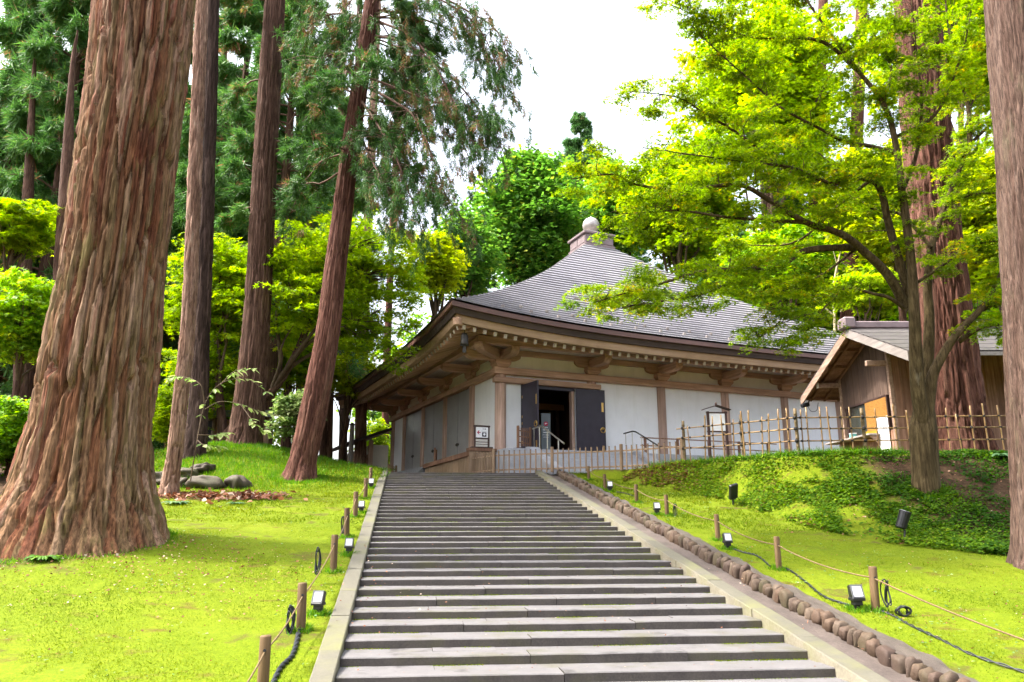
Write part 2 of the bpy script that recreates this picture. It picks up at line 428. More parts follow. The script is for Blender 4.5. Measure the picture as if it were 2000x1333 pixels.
M['teal_thing'] = mat_plain('teal_thing', (0.15, 0.42, 0.40), 0.6)
M['small_roof'] = mat_plain('small_roof', (0.13, 0.16, 0.09), 0.5)
# barks
M['bark_giant'] = mat_bark('bark_giant', [(0.0, (0.0396, 0.01548, 0.00946)), (0.15, (0.1056, 0.03268, 0.0172)), (0.3, (0.176, 0.0731, 0.03612)), (0.45, (0.132, 0.0731, 0.0387)), (0.58, (0.2112, 0.1204, 0.06708)), (0.7, (0.1144, 0.0817, 0.03612)), (0.82, (0.2728, 0.1763, 0.1204)), (0.92, (0.1672, 0.05332, 0.03096)), (1.0, (0.2992, 0.2107, 0.1462))], lichen=(0.132, 0.1161, 0.0387), lich_lo=0.57)
M['bark_red'] = mat_bark('bark_red', [(0.0, (0.0504, 0.02137, 0.0162)), (0.3, (0.0936, 0.0399, 0.02835)), (0.55, (0.1224, 0.05557, 0.0405)), (0.8, (0.1512, 0.07481, 0.05535)), (1.0, (0.108, 0.06056, 0.0405))])
M['bark_brown'] = mat_bark('bark_brown', [(0.0, (0.048, 0.027, 0.018)), (0.35, (0.08, 0.045, 0.0315)), (0.6, (0.108, 0.06, 0.0435)), (1.0, (0.14, 0.09, 0.066))])
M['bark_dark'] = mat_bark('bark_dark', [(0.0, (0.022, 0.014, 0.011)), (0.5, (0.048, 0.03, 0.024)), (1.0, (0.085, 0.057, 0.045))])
M['bark_pink'] = mat_bark('bark_pink', [(0.0, (0.05, 0.02827, 0.02079)), (0.3, (0.07916, 0.04798, 0.03659)), (0.6, (0.09794, 0.06426, 0.0499)), (1.0, (0.1208, 0.08351, 0.06858))], lichen=(0.08333, 0.07283, 0.04158), fine=80, lich_lo=0.58)
M['bark_slim'] = mat_bark('bark_slim', [(0.0, (0.1125, 0.0609, 0.042)), (0.3, (0.1875, 0.1087, 0.077)), (0.6, (0.2475, 0.1522, 0.1092)), (1.0, (0.36, 0.2392, 0.182))], lichen=(0.39, 0.319, 0.238), fine=60, lich_lo=0.6)
M['bark_maple'] = mat_bark('bark_maple', [(0.0, (0.0385, 0.02856, 0.0132)), (0.45, (0.0805, 0.0578, 0.02772)), (1.0, (0.1155, 0.085, 0.0429))], lichen=(0.21, 0.1904, 0.1452), fine=40, bstr=0.3, lich_lo=0.62)
M['twig'] = mat_plain('twig', (0.085, 0.055, 0.03), 0.85, var=0.3)
M['twig_brown'] = mat_plain('twig_brown', (0.15, 0.085, 0.06), 0.85, var=0.3)
M['twig_pale'] = mat_plain('twig_pale', (0.42, 0.34, 0.22), 0.85, var=0.2)
# leaves
M['leaf_maple'] = mat_leaf('leaf_maple', [(0.0, (0.07247, 0.1485, 0.01)), (0.35, (0.1581, 0.2652, 0.01)), (0.7, (0.2635, 0.3607, 0.012)), (0.93, (0.4085, 0.4349, 0.015)), (1.0, (0.5534, 0.3819, 0.03))], 0.6)
M['leaf_lime'] = mat_leaf('leaf_lime', [(0.0, (0.143, 0.252, 0.012)), (0.5, (0.286, 0.42, 0.0144)), (0.85, (0.429, 0.54, 0.018)), (1.0, (0.546, 0.552, 0.024))], 0.62)
M['leaf_yellow'] = mat_leaf('leaf_yellow', [(0.0, (0.17, 0.26, 0.01)), (0.5, (0.34, 0.42, 0.012)), (1.0, (0.50, 0.50, 0.015))], 0.62)
M['leaf_green'] = mat_leaf('leaf_green', [(0.0, (0.06563, 0.1625, 0.02376)), (0.5, (0.1313, 0.2925, 0.0462)), (0.85, (0.2438, 0.4062, 0.0594)), (1.0, (0.45, 0.4875, 0.066))], 0.5)
M['leaf_mid'] = mat_leaf('leaf_mid', [(0.0, (0.09788, 0.2205, 0.01648)), (0.5, (0.2349, 0.4117, 0.02471)), (0.85, (0.4306, 0.5881, 0.02882)), (1.0, (0.783, 0.7939, 0.03295))], 0.5)
M['leaf_pale'] = mat_leaf('leaf_pale', [(0.0, (0.09, 0.17, 0.04)), (0.5, (0.20, 0.28, 0.08)), (1.0, (0.38, 0.42, 0.20))], 0.5)
M['needle'] = mat_leaf('needle', [(0.0, (0.04423, 0.1137, 0.02975)), (0.5, (0.09582, 0.221, 0.051)), (0.84, (0.1843, 0.3413, 0.06375)), (0.90, (0.3133, 0.156, 0.085)), (1.0, (0.4423, 0.2275, 0.1169))], 0.3)
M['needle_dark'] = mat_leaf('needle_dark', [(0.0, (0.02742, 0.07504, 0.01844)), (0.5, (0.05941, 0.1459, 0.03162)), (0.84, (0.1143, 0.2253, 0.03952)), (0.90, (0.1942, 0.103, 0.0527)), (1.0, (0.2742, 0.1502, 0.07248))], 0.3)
M['needle_light'] = mat_leaf('needle_light', [(0.0, (0.036, 0.099, 0.0324)), (0.5, (0.081, 0.189, 0.054)), (0.9, (0.153, 0.288, 0.072)), (1.0, (0.234, 0.198, 0.09))], 0.35)
M['grass'] = mat_leaf('grass', [(0.0, (0.0516, 0.09979, 0.00324)), (0.35, (0.0903, 0.1426, 0.00432)), (0.7, (0.1376, 0.1853, 0.00648)), (0.93, (0.1978, 0.2186, 0.0108)), (1.0, (0.129, 0.09979, 0.0216))], 0.45, 0.7, 0.1)
M['tall_grass'] = mat_leaf('tall_grass', [(0.0, (0.0425, 0.136, 0.006)), (0.6, (0.0935, 0.238, 0.008)), (1.0, (0.204, 0.323, 0.01))], 0.5, 0.5)
M['cover'] = mat_leaf('cover', [(0.0, (0.0216, 0.07225, 0.006)), (0.45, (0.0648, 0.1445, 0.006)), (0.8, (0.144, 0.238, 0.008)), (0.95, (0.216, 0.289, 0.012)), (1.0, (0.144, 0.0765, 0.03))], 0.4, 0.7, 0.12)
M['litter'] = mat_leaf('litter', [(0.0, (0.08, 0.03, 0.018)), (0.5, (0.19, 0.075, 0.04)), (0.8, (0.34, 0.16, 0.09)), (1.0, (0.5, 0.42, 0.34))], 0.2, 0.8)
M['fern'] = mat_leaf('fern', [(0.0, (0.05, 0.12, 0.05)), (0.6, (0.10, 0.20, 0.08)), (1.0, (0.22, 0.32, 0.14))], 0.4, 0.5)
# ground: moss lawn, bank soil, forest floor
m, nt, out = new_mat('ground')
v = coords(nt, (1, 1, 1), rand=False)
n1 = noise(nt, v, 0.55, 6, 0.62); n2 = noise(nt, v, 7.0, 5, 0.7); n3 = noise(nt, v, 38.0, 3, 0.7)
lawn = ramp(nt, n1, [(0.26, (0.0473, 0.09029, 0.002112)), (0.42, (0.0903, 0.1426, 0.00264)), (0.58, (0.1376, 0.1758, 0.006336)), (0.75, (0.172, 0.1711, 0.0132))])
lawn = mixc(nt, 0.5, lawn, ramp(nt, n2, [(0.28, (0.0387, 0.07128, 0.002112)), (0.52, (0.1118, 0.1568, 0.00528)), (0.75, (0.2064, 0.2186, 0.01584))]))
lawn = mixc(nt, 0.4, lawn, ramp(nt, n3, [(0.28, (0.0258, 0.04752, 0.002112)), (0.7, (0.1978, 0.2376, 0.00792))]))
bare = noise(nt, coords(nt, (0.8, 1.5, 1), False), 1.7, 5, 0.65)
lawn = mixc(nt, ramp(nt, bare, [(0.575, (0, 0, 0)), (0.68, (0.85,) * 3)]), lawn, (0.0989, 0.07128, 0.01584))
soil = ramp(nt, n2, [(0.3, (0.028, 0.016, 0.0088)), (0.7, (0.088, 0.052, 0.028))])
a = nt.nodes.new('ShaderNodeAttribute'); a.attribute_name = 'rnd'
mm = nt.nodes.new('ShaderNodeMath'); mm.operation = 'MULTIPLY_ADD'; mm.inputs[1].default_value = 0.5
sb = nt.nodes.new('ShaderNodeMath'); sb.operation = 'SUBTRACT'; sb.inputs[1].default_value = 0.5
nt.links.new(n2, sb.inputs[0]); nt.links.new(sb.outputs[0], mm.inputs[0]); nt.links.new(a.outputs['Fac'], mm.inputs[2])
col = mixc(nt, ramp(nt, mm.outputs[0], [(0.40, (0, 0, 0)), (0.6, (1, 1, 1))]), lawn, soil)
finish(nt, out, col, 0.95, n3, 0.6, 0.03, spec=0.1); M['ground'] = m
# ------------------------------------------------------------------ terrain and stairs
TR, RI, WST = 0.6, 0.1, 5.75                       # tread, riser, stair width
SO = np.array([-1.946, 8.785]); SD = np.array([-0.1401, 0.9901]); SCR = np.array([0.996, 0.089])
SM = np.linalg.inv(np.column_stack([SD, SCR]))
def S(s, t, z):
    p = SO + SD * s + SCR * t; return (p[0], p[1], z)
def plane(s): return np.clip(RI + np.asarray(s) * RI / TR, 0.0, 3.5)

TOP = np.array([(4.3, 27.9), (5.8, 25.7), (8.2, 21.7), (9.5, 21.2), (15.5, 21.2), (40, 21.5)])
FOOT = np.array([(3.9, 27.4), (5.4, 24.6), (6.5, 22), (7.2, 18.5), (7.9, 16.9), (9.6, 15.8), (13, 15.0), (40, 14.0)])
def seg_dist(x, y, poly):
    d = np.full(x.shape, 1e9)
    for (x0, y0), (x1, y1) in zip(poly[:-1], poly[1:]):
        vx, vy = x1 - x0, y1 - y0
        t = np.clip(((x - x0) * vx + (y - y0) * vy) / (vx * vx + vy * vy), 0, 1)
        d = np.minimum(d, np.hypot(x - x0 - t * vx, y - y0 - t * vy))
    return d
def inside(x, y, poly):
    r = np.zeros(x.shape, bool)
    for (x0, y0), (x1, y1) in zip(poly, np.roll(poly, -1, axis=0)):
        hit = ((y0 > y) != (y1 > y)) & (x < (x1 - x0) * (y - y0) / (y1 - y0 + 1e-12) + x0)
        r ^= hit
    return r
BANK = np.vstack([FOOT, TOP[::-1]])
TERR = np.vstack([TOP, [(400, 21.5), (400, 400), (3.0, 400), (3.0, 27.9)]])
def ground(x, y, raw=False):
    x = np.asarray(x, float); y = np.asarray(y, float)
    q = np.einsum('ij,j...->i...', SM, np.stack([x - SO[0], y - SO[1]]))
    s, t = q[0], q[1]
    z = plane(s) + 0.10 * (fbm(x * 0.35, y * 0.35, 3) - 0.5) * np.clip(np.minimum(np.abs(t + 0.2), np.abs(t - 6.9)), 0, 1)
    z = z + 0.055 * (fbm(x * 1.9, y * 1.9, 14) - 0.5) * ((t < -0.3) | (t > 7.0))
    far = np.clip((-t - 4) / 12, 0, 1)
    z = z + 1.05 * np.exp(-(((x + 10.6) / 3.9) ** 2 + ((y - 29.3) / 3.6) ** 2)) + 0.4 * far * np.clip(y / 30, 0, 1)
    z = z + 0.30 * np.exp(-(((x + 8.0) / 2.6) ** 2 + ((y - 14.2) / 2.6) ** 2))
    b = inside(x, y, BANK); te = inside(x, y, TERR) & ~b
    df, dt = seg_dist(x, y, FOOT), seg_dist(x, y, TOP)
    ztop = 3.55 + 0.5 * np.clip((y - 22) / 5, 0, 1) * np.clip((x - 8) / 3, 0, 1)
    w_ = df / (df + dt + 1e-6); w_ = w_ ** (1.25 + 0.9 * np.clip((x - 7) / 2.5, 0, 1))
    rough = 0.16 * (fbm(x * 1.1, y * 1.1, 8) - 0.5) * np.sin(np.pi * np.clip(w_, 0, 1))
    z = np.where(b, z * (1 - w_) + ztop * w_ + rough, z)
    z = np.where(te, ztop, z)
    if not raw:
        z = np.where((t > -0.16) & (t < 6.78) & (s < 20.6), z - 0.45, z)
        z = np.where((t > -0.16) & (t < 6.9) & (s >= 20.6) | ((s > 20.6) & ~te & (x > -5) & (x < 6)), 3.46, z)
    return z
def gz(x, y): return float(ground(np.array([float(x)]), np.array([float(y)]), True)[0])

def axis_pts(lo, hi, f0, f1, df, grow=1.35):
    mid = list(np.arange(f0, f1, df)); out = []
    st, p = df, f0
    left = []
    while p > lo: st *= grow; p -= st; left.append(p)
    st, p = df, mid[-1]; right = []
    while p < hi: st *= grow; p += st; right.append(p)
    return np.array(left[::-1] + mid + right)
gx = axis_pts(-500, 500, -15, 17, 0.13); gy = axis_pts(-120, 700, 5, 34, 0.13)
XX, YY = np.meshgrid(gx, gy, indexing='ij')
ZZ = ground(XX, YY)
nx, ny = XX.shape
ii, jj = np.meshgrid(np.arange(nx - 1), np.arange(ny - 1), indexing='ij')
GF = np.stack([ii * ny + jj, (ii + 1) * ny + jj, (ii + 1) * ny + jj + 1, ii * ny + jj + 1], -1).reshape(-1, 4)
bk = inside(XX, YY, BANK)
qq = np.einsum('ij,j...->i...', SM, np.stack([XX - SO[0], YY - SO[1]]))
soil = np.where(bk, np.clip((XX - 7.6) / 4.5, 0.26, 0.72), 0.0)
soil = np.maximum(soil, np.clip((np.hypot((XX + 9) / 1.3, YY - 14) - 0) * -0.35 + 1.05, 0, 0.62))     # needles and earth round the big cedar
soil = np.maximum(soil, np.clip((-qq[1] - 7.0) / 4, 0, 0.85))
soil = np.maximum(soil, np.clip((YY - 33) / 4, 0, 0.9))
soil = np.maximum(soil, np.where(inside(XX, YY, TERR) & (YY > 22.3), 0.55, 0))
soil = np.maximum(soil, 0.66 * np.exp(-(((XX + 8.9) / 1.3) ** 2 + ((YY - 21.6) / 0.9) ** 2)))
soil = np.maximum(soil, np.where(qq[0] < -2.2, np.clip((-2.2 - qq[0]) / 2, 0, 0.8), 0))
def bare_patch(x, y): return np.clip((fbm(x * 1.25 + 3, y * 1.6, 77, 4) - 0.575) * 7, 0, 1) * (y < 24)
soil = np.maximum(soil, 0.50 * bare_patch(XX, YY))
g = link('ground', mesh_np('ground', np.stack([XX, YY, ZZ], -1).reshape(-1, 3), GF, soil.ravel(), 'POINT', True), M['ground'])
tag(g, kind='structure')

# stairs: an earth core under the slabs, each slab, curb stone and paving stone its own piece
K0, K1 = -3, 35
core = MB()
core.add([S(s, t, float(z)) for s, z in ((-3.2, -0.68), (20.3, 3.23)) for t in (0.0, WST)] + [S(s, t, float(z)) for s, z in ((-3.2, -1.2), (20.3, -1.2)) for t in (0.0, WST)],
         [(0, 1, 3, 2), (4, 6, 7, 5), (0, 4, 5, 1), (2, 3, 7, 6), (0, 2, 6, 4), (1, 5, 7, 3)])
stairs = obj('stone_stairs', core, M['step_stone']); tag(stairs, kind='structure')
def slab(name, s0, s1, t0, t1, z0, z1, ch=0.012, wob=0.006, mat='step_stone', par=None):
    """one stone: chamfered front nose, ends a little uneven"""
    r = lambda a=wob: random.uniform(-a, a)
    V, F = [], []
    n = 6
    for i in range(n):
        t = t0 + (t1 - t0) * i / (n - 1); dz = r(0.004); ds = r(0.005)
        V += [S(s0 + ds, t, z0), S(s0 + ds, t, z1 - ch + dz), S(s0 + ch + ds, t, z1 + dz), S(s1, t, z1 + dz * 0.5), S(s1, t, z0)]
    for i in range(n - 1):
        a = i * 5
        for k in range(5): F.append((a + k, a + (k + 1) % 5, a + 5 + (k + 1) % 5, a + 5 + k))
    F += [(0, 1, 2, 3, 4), tuple(range((n - 1) * 5, n * 5))]
    return obj(name, MB().add(V, F), M[mat], par)
for k in range(K0, K1):
    s0 = k * TR; z1 = RI * (k + 1)
    if z1 < -0.15: continue
    cuts = [0.0]
    p = random.uniform(1.2, 2.9)
    while p < WST - 0.9: cuts.append(p); p += random.uniform(1.5, 2.9)
    cuts.append(WST)
    for a, b in zip(cuts[:-1], cuts[1:]):
        dz = random.uniform(-0.005, 0.005); gp = 0.004
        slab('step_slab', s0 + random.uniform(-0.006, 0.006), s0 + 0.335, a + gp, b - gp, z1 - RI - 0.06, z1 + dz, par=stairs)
    if k < 22:
        cuts = [0.0] + sorted(random.sample([1.1, 1.9, 2.7, 3.6, 4.6], 2)) + [WST]
    else: cuts = [0.0, WST]
    for a, b in zip(cuts[:-1], cuts[1:]):
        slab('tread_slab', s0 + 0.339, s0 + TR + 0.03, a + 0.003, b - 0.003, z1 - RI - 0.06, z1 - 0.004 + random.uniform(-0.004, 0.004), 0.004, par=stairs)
def sloped_stone(name, s0, s1, t0, t1, up, thick, mat, par, ch=0.012):
    z = lambda s: RI + s * RI / TR + up
    V, F = [], []
    for s in (s0, s1):
        zz = z(s)
        V += [S(s, t0, zz - thick), S(s, t0, zz - ch), S(s, t0 + ch, zz), S(s, t1 - ch, zz), S(s, t1, zz - ch), S(s, t1, zz - thick)]
    F = [(i, (i + 1) % 6, 6 + (i + 1) % 6, 6 + i) for i in range(6)] + [tuple(range(6)), tuple(range(6, 12))]
    return obj(name, MB().add(V, F), M[mat], par)
for t0, t1, up in ((-0.26, -0.004, 0.055), (WST + 0.004, WST + 0.27, 0.075)):
    s = -2.2
    while s < 20.5:
        l = min(random.uniform(1.2, 1.9), 20.6 - s)
        if 20.6 - (s + l) < 0.5: l = 20.6 - s
        sloped_stone('curb_stone', s + 0.005, s + l - 0.005, t0 + random.uniform(-0.008, 0.004), t1, up + random.uniform(-0.006, 0.006), 0.5, 'curb', stairs)
        s += l
# gutter strip beside the right curb, cobbles on edge and the earth-and-mortar bed behind them
def strip(name, t0, t1, up0, up1, mat, n=90, nt_=5, amp=0.02, seed=1, s0=-2.2, s1=20.2):
    ss = np.linspace(s0, s1, n); tt = np.linspace(0, 1, nt_)
    Sg, Tg = np.meshgrid(ss, tt, indexing='ij')
    nz = (fbm(Sg * 3.1, Tg * 4, seed) - 0.5) * 2 * amp
    z = RI + Sg * RI / TR + up0 + (up1 - up0) * Tg + nz
    edge = (vnoise(Sg * 2.3, Tg * 0, seed + 4) - 0.5) * 0.06 * (Tg > 0.99)
    P = SO[None, None, :] + SD * Sg[..., None] + SCR * (t0 + (t1 - t0) * Tg + edge)[..., None]
    V = np.concatenate([P, z[..., None]], -1).reshape(-1, 3)
    i, j = np.meshgrid(np.arange(n - 1), np.arange(nt_ - 1), indexing='ij')
    F = np.stack([i * nt_ + j, (i + 1) * nt_ + j, (i + 1) * nt_ + j + 1, i * nt_ + j + 1], -1).reshape(-1, 4)
    return link(name, mesh_np(name, V, F, smooth=True), M[mat])
tag(strip('gutter', WST + 0.27, 6.60, -0.035, -0.06, 'gutter', 160, 8, 0.035, 2), kind='structure')
def stone_mesh(seed, sx, sy, sz, n=5, rough=0.18, pw=0.62):
    r_ = np.random.default_rng(seed)
    V, F, idx = [], [], {}
    def vid(p):
        k = tuple(p)
        if k not in idx: idx[k] = len(V); V.append(p)
        return idx[k]
    for ax in range(3):
        for sg in (-1, 1):
            for i in range(n - 1):
                for j in range(n - 1):
                    q = []
                    for a, b in ((i, j), (i + 1, j), (i + 1, j + 1), (i, j + 1)):
                        p = [0, 0, 0]; p[ax] = sg * (n - 1); p[(ax + 1) % 3] = 2 * a - n + 1; p[(ax + 2) % 3] = 2 * b - n + 1
                        q.append(vid(tuple(p)))
                    F.append(q if sg > 0 else q[::-1])
    P = np.array(V, float) / (n - 1)
    L = np.linalg.norm(P, axis=1)[:, None]
    P = P / L * (L ** (1 - pw)) * 0.9
    k = r_.normal(size=(5, 3)); k /= np.linalg.norm(k, axis=1)[:, None]
    f = sum(np.sin(P @ kk * (2 + 2 * i) + i) for i, kk in enumerate(k)) / 5
    P *= (1 + rough * f)[:, None]
    P[:, 0] *= sx; P[:, 1] *= sy; P[:, 2] *= sz
    return mesh_np('cobble', P, np.array(F), smooth=True)
cob_var = [stone_mesh(100 + i, 0.07 + 0.022 * (i % 3), 0.11, 0.18 + 0.025 * (i % 2), 6, 0.30, 0.72) for i in range(7)]
edging = strip('cobble_edging', 6.62, 6.98, 0.10, 0.075, 'mortar', 170, 9, 0.045, 5)
# close the bed down to the gutter behind the cobbles
bed = strip('bed_face', 6.60, 6.64, -0.10, 0.085, 'mortar', 170, 4, 0.02, 6); bed.parent = edging
tag(edging, 'row of brown cobbles set on edge along the right side of the stairs', 'stone edging')
s = -1.9; i = 0; ang = math.atan2(SD[1], SD[0])
while s < 19.9:
    me = cob_var[random.randrange(7)]; sc_ = random.choice((0.7, 0.85, 1.0, 1.15, 1.35))
    wdt = max(v.co.x for v in me.vertices) * 2 * sc_
    s += wdt / 2 + random.uniform(-0.02, 0.004)
    p = S(s, 6.60 + random.uniform(-0.03, 0.03), RI + s * RI / TR + 0.005 + random.uniform(-0.025, 0.02))
    o = link('cobble', me, M['cobble'], edging, loc=p, rot=(random.uniform(-.2, .2), random.uniform(-.22, .22) - 0.1, ang + random.uniform(-.12, .12)), scale=(sc_, random.uniform(.85, 1.1), random.uniform(.75, 1.12)))
    s += wdt / 2
# paved landing at the head of the stairs
ld = MB(); pts = [S(20.4, -0.3, 3.49), S(20.4, 6.9, 3.49), (3.2, 29.3, 3.49), (10.0, 30.4, 3.49), (9.0, 34.0, 3.49), (-3.0, 33.5, 3.49), (-8.5, 48.0, 3.49), (-12, 46, 3.49), (-6.5, 31.5, 3.49)]
ld.add(pts, [tuple(range(len(pts)))])
tag(obj('landing_pavement', ld, M['paving']), kind='structure')
# ------------------------------------------------------------------ temple hall (local: x along the front, y back, z up from its floor)
HA = math.radians(23.6)
HC = np.array([-0.521, 33.0, 4.643])
hall = empty('temple_hall', HC, HA)
tag(hall, 'large wooden temple hall with white plaster walls under a grey pyramid roof', 'temple')
def hl(x, y, z=0.0):
    return np.array([HC[0] + x * math.cos(HA) - y * math.sin(HA), HC[1] + x * math.sin(HA) + y * math.cos(HA), HC[2] + z])
WX, WY = 20.5, 18.4
FX = [0, 4.67, 8.62, 12.56, 16.55, 20.5]; LY = [0, 3.34, 7.4, 11.45, 15.5, 18.4]
OV = 3.5
def lift(t): return 0.55 * np.abs(t) ** 3.2
# columns
cm = MB().lathe([(0.255, -1.2), (0.255, 3.6), (0.24, 3.78)], 20).mesh('column', True)
for x in FX: link('column', cm, M['column_wood'], hall, loc=(x, 0, 0), rot=(0, 0, x))
for y in LY[1:]: link('column', cm, M['column_wood'], hall, loc=(0, y, 0), rot=(0, 0, y))
for x in FX[1:]: link('column', cm, M['column_wood'], hall, loc=(x, WY, 0))
for y in LY[1:-1]: link('column', cm, M['column_wood'], hall, loc=(WX, y, 0))
# plaster bays
def panel(nm, x0, x1, y0, y1, z0, z1, m='plaster'): return obj(nm, MB().box(x0, x1, y0, y1, z0, z1), M[m], hall)
for i in range(5):
    x0, x1 = FX[i] + 0.1, FX[i + 1] - 0.1
    if i: panel('wall_panel', x0, x1, -0.06, 0.10, -0.2, 3.45)
    panel('frieze_panel', x0, x1, -0.055, 0.10, 3.74, 4.36, 'plaster_warm')
panel('wall_panel', 0.1, 1.0, -0.06, 0.10, 0.0, 3.08); panel('wall_panel', 3.72, 4.6, -0.06, 0.10, 0.0, 3.08); panel('wall_panel', 0.1, 4.6, -0.058, 0.10, 3.28, 3.45)
for i in range(5):
    y0, y1 = LY[i] + 0.1, LY[i + 1] - 0.1
    if i in (0, 4): panel('wall_panel', -0.06, 0.10, y0, y1, -1.1, 3.45)
    panel('frieze_panel', -0.055, 0.10, y0, y1, 3.74, 4.36, 'plaster_warm')
panel('wall_panel', 0.1, WX - 0.1, WY - 0.1, WY + 0.06, -1.1, 4.36); panel('wall_panel', WX - 0.10, WX + 0.06, 0.1, WY - 0.1, -1.1, 4.36)
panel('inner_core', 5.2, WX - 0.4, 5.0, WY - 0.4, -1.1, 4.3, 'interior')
# beams
def beam(nm, x0, x1, y0, y1, z0, z1, m='hall_wood', b=0.02): return obj(nm, MB().box(x0, x1, y0, y1, z0, z1, b), M[m], hall)
beam('tie_beam', -0.42, WX + 0.42, -0.34, 0.02, 3.44, 3.75)
beam('tie_beam', -0.34, 0.02, -0.30, WY + 0.40, 3.445, 3.745, 'hall_wood_y')
beam('lintel', -0.42, 5.05, -0.345, -0.03, 3.06, 3.30)
beam('sill_beam', -0.1, 1.0, -0.29, 0.0, -0.1, 0.10); beam('sill_beam', 5.0, WX, -0.29, -0.02, -0.25, -0.02, 'fascia_dark')
beam('wall_plate', -0.2, WX + 0.2, -0.2, 0.15, 4.36, 4.62); beam('wall_plate', -0.2, 0.15, -0.18, WY + 0.2, 4.365, 4.615, 'hall_wood_y')
beam('purlin', -1.75, WX + 1.75, -1.68, -1.36, 4.45, 4.76); beam('purlin', -1.68, -1.36, -1.66, WY + 1.75, 4.455, 4.755, 'hall_wood_y')
obj('soffit_board', MB().box(-1.4, WX, -1.37, -0.19, 4.625, 4.65), M['soffit_pale'], hall)
obj('soffit_board', MB().box(-1.37, -0.19, -0.18, WY, 4.626, 4.651), M['soffit_pale'], hall)
# brackets: capital block, boat-shaped arm along the wall, arm reaching out to the purlin
def boat(L0, L1, z0, z1, curve0=True, curve1=True):
    pr = []
    h = z1 - z0
    pr.append((L0, z1))
    if curve0:
        for k in range(5):
            a = k / 4 * math.pi / 2; pr.append((L0 + 0.42 * (1 - math.cos(a)), z1 - 0.12 - (h - 0.12) * math.sin(a)))
    else: pr.append((L0, z0))
    if curve1:
        for k in range(4, -1, -1):
            a = k / 4 * math.pi / 2; pr.append((L1 - 0.42 * (1 - math.cos(a)), z1 - 0.12 - (h - 0.12) * math.sin(a)))
    else: pr.append((L1, z0))
    pr.append((L1, z1))
    return pr
cap = MB(); cap.add([(i * 0.25, j * 0.25, 3.75) for i, j in ((-1, -1), (1, -1), (1, 1), (-1, 1))] + [(i * 0.37, j * 0.37, 3.92) for i, j in ((-1, -1), (1, -1), (1, 1), (-1, 1))] + [(i * 0.37, j * 0.37, 4.10) for i, j in ((-1, -1), (1, -1), (1, 1), (-1, 1))],
                    [(a + i, a + (i + 1) % 4, a + 4 + (i + 1) % 4, a + 4 + i) for a in (0, 4) for i in range(4)] + [(0, 1, 2, 3), (8, 9, 10, 11)])
cap = cap.mesh('capital_block')
arm_x = MB().prism(boat(-0.92, 0.92, 4.09, 4.40), 1, -0.2, 0.16).mesh('bracket_arm')
arm_y = MB().prism(boat(-1.72, 0.3, 4.085, 4.44, True, False), 0, -0.19, 0.19).mesh('bracket_nose')
for x in FX:
    link('capital_block', cap, M['hall_wood'], hall, loc=(x, -0.02, 0)); link('bracket_arm', arm_x, M['hall_wood'], hall, loc=(x, -0.02, 0)); link('bracket_nose', arm_y, M['hall_wood_y'], hall, loc=(x, 0, 0))
R90 = (0, 0, -math.pi / 2)
for y in LY:
    if y: link('capital_block', cap, M['hall_wood'], hall, loc=(-0.02, y, 0), rot=R90)
    link('bracket_arm', arm_x, M['hall_wood'], hall, loc=(-0.02, y, 0.003), rot=R90); link('bracket_nose', arm_y, M['hall_wood_y'], hall, loc=(0, y, 0.004), rot=R90)
# diagonal corner arm
obj('corner_arm', MB().prism(boat(-2.5, 0.2, 4.09, 4.46, True, False), 0, -0.2, 0.2), M['hall_wood_y'], hall, rot=(0, 0, -math.pi / 4))
# eave layers as mitred rings round the hall
def ring(nm, prof, mat, seg=28, close=True):
    """prof: list of (offset out from wall line, z, lift weight)"""
    V, F = [], []
    m_ = len(prof)
    for side in range(4):
        for k in range(seg):
            u = -1 + 2 * k / seg
            for o, z, lw in prof:
                hx, hy = WX / 2 + o, WY / 2 + o
                p = ((u * hx, -hy), (hx, u * hy), (-u * hx, hy), (-hx, -u * hy))[side]
                V.append((WX / 2 + p[0], WY / 2 + p[1], z + lw * float(lift(u))))
    n = 4 * seg
    for i in range(n):
        for k in range(m_ if close else m_ - 1):
            a, b = i * m_ + k, i * m_ + (k + 1) % m_
            c, d = ((i + 1) % n) * m_ + (k + 1) % m_, ((i + 1) % n) * m_ + k
            F.append((a, b, c, d))
    return obj(nm, MB().add(V, F), M[mat], hall)
ZE = 5.02
ring('eave_edge_board', [(OV + 0.10, ZE, 1), (OV + 0.12, ZE - 0.20, 1), (OV - 0.5, ZE - 0.20, 1), (OV - 0.5, ZE + 0.12, 1)], 'fascia_brown')
ring('eave_layer', [(OV, ZE - 0.202, 1), (OV - 0.10, ZE - 0.45, 1), (OV - 0.6, ZE - 0.45, 1), (OV - 0.6, ZE - 0.202, 1)], 'fascia_dark')
ring('eave_beam', [(OV - 0.20, ZE - 0.452, 1), (OV - 0.24, ZE - 0.77, 1), (OV - 0.52, ZE - 0.77, 1), (OV - 0.52, ZE - 0.452, 1)], 'kayaoi')
ring('soffit', [(OV - 0.5, ZE - 0.50, 1), (1.5, 5.06, 0.45), (-0.2, 5.6, 0)], 'soffit', close=False)
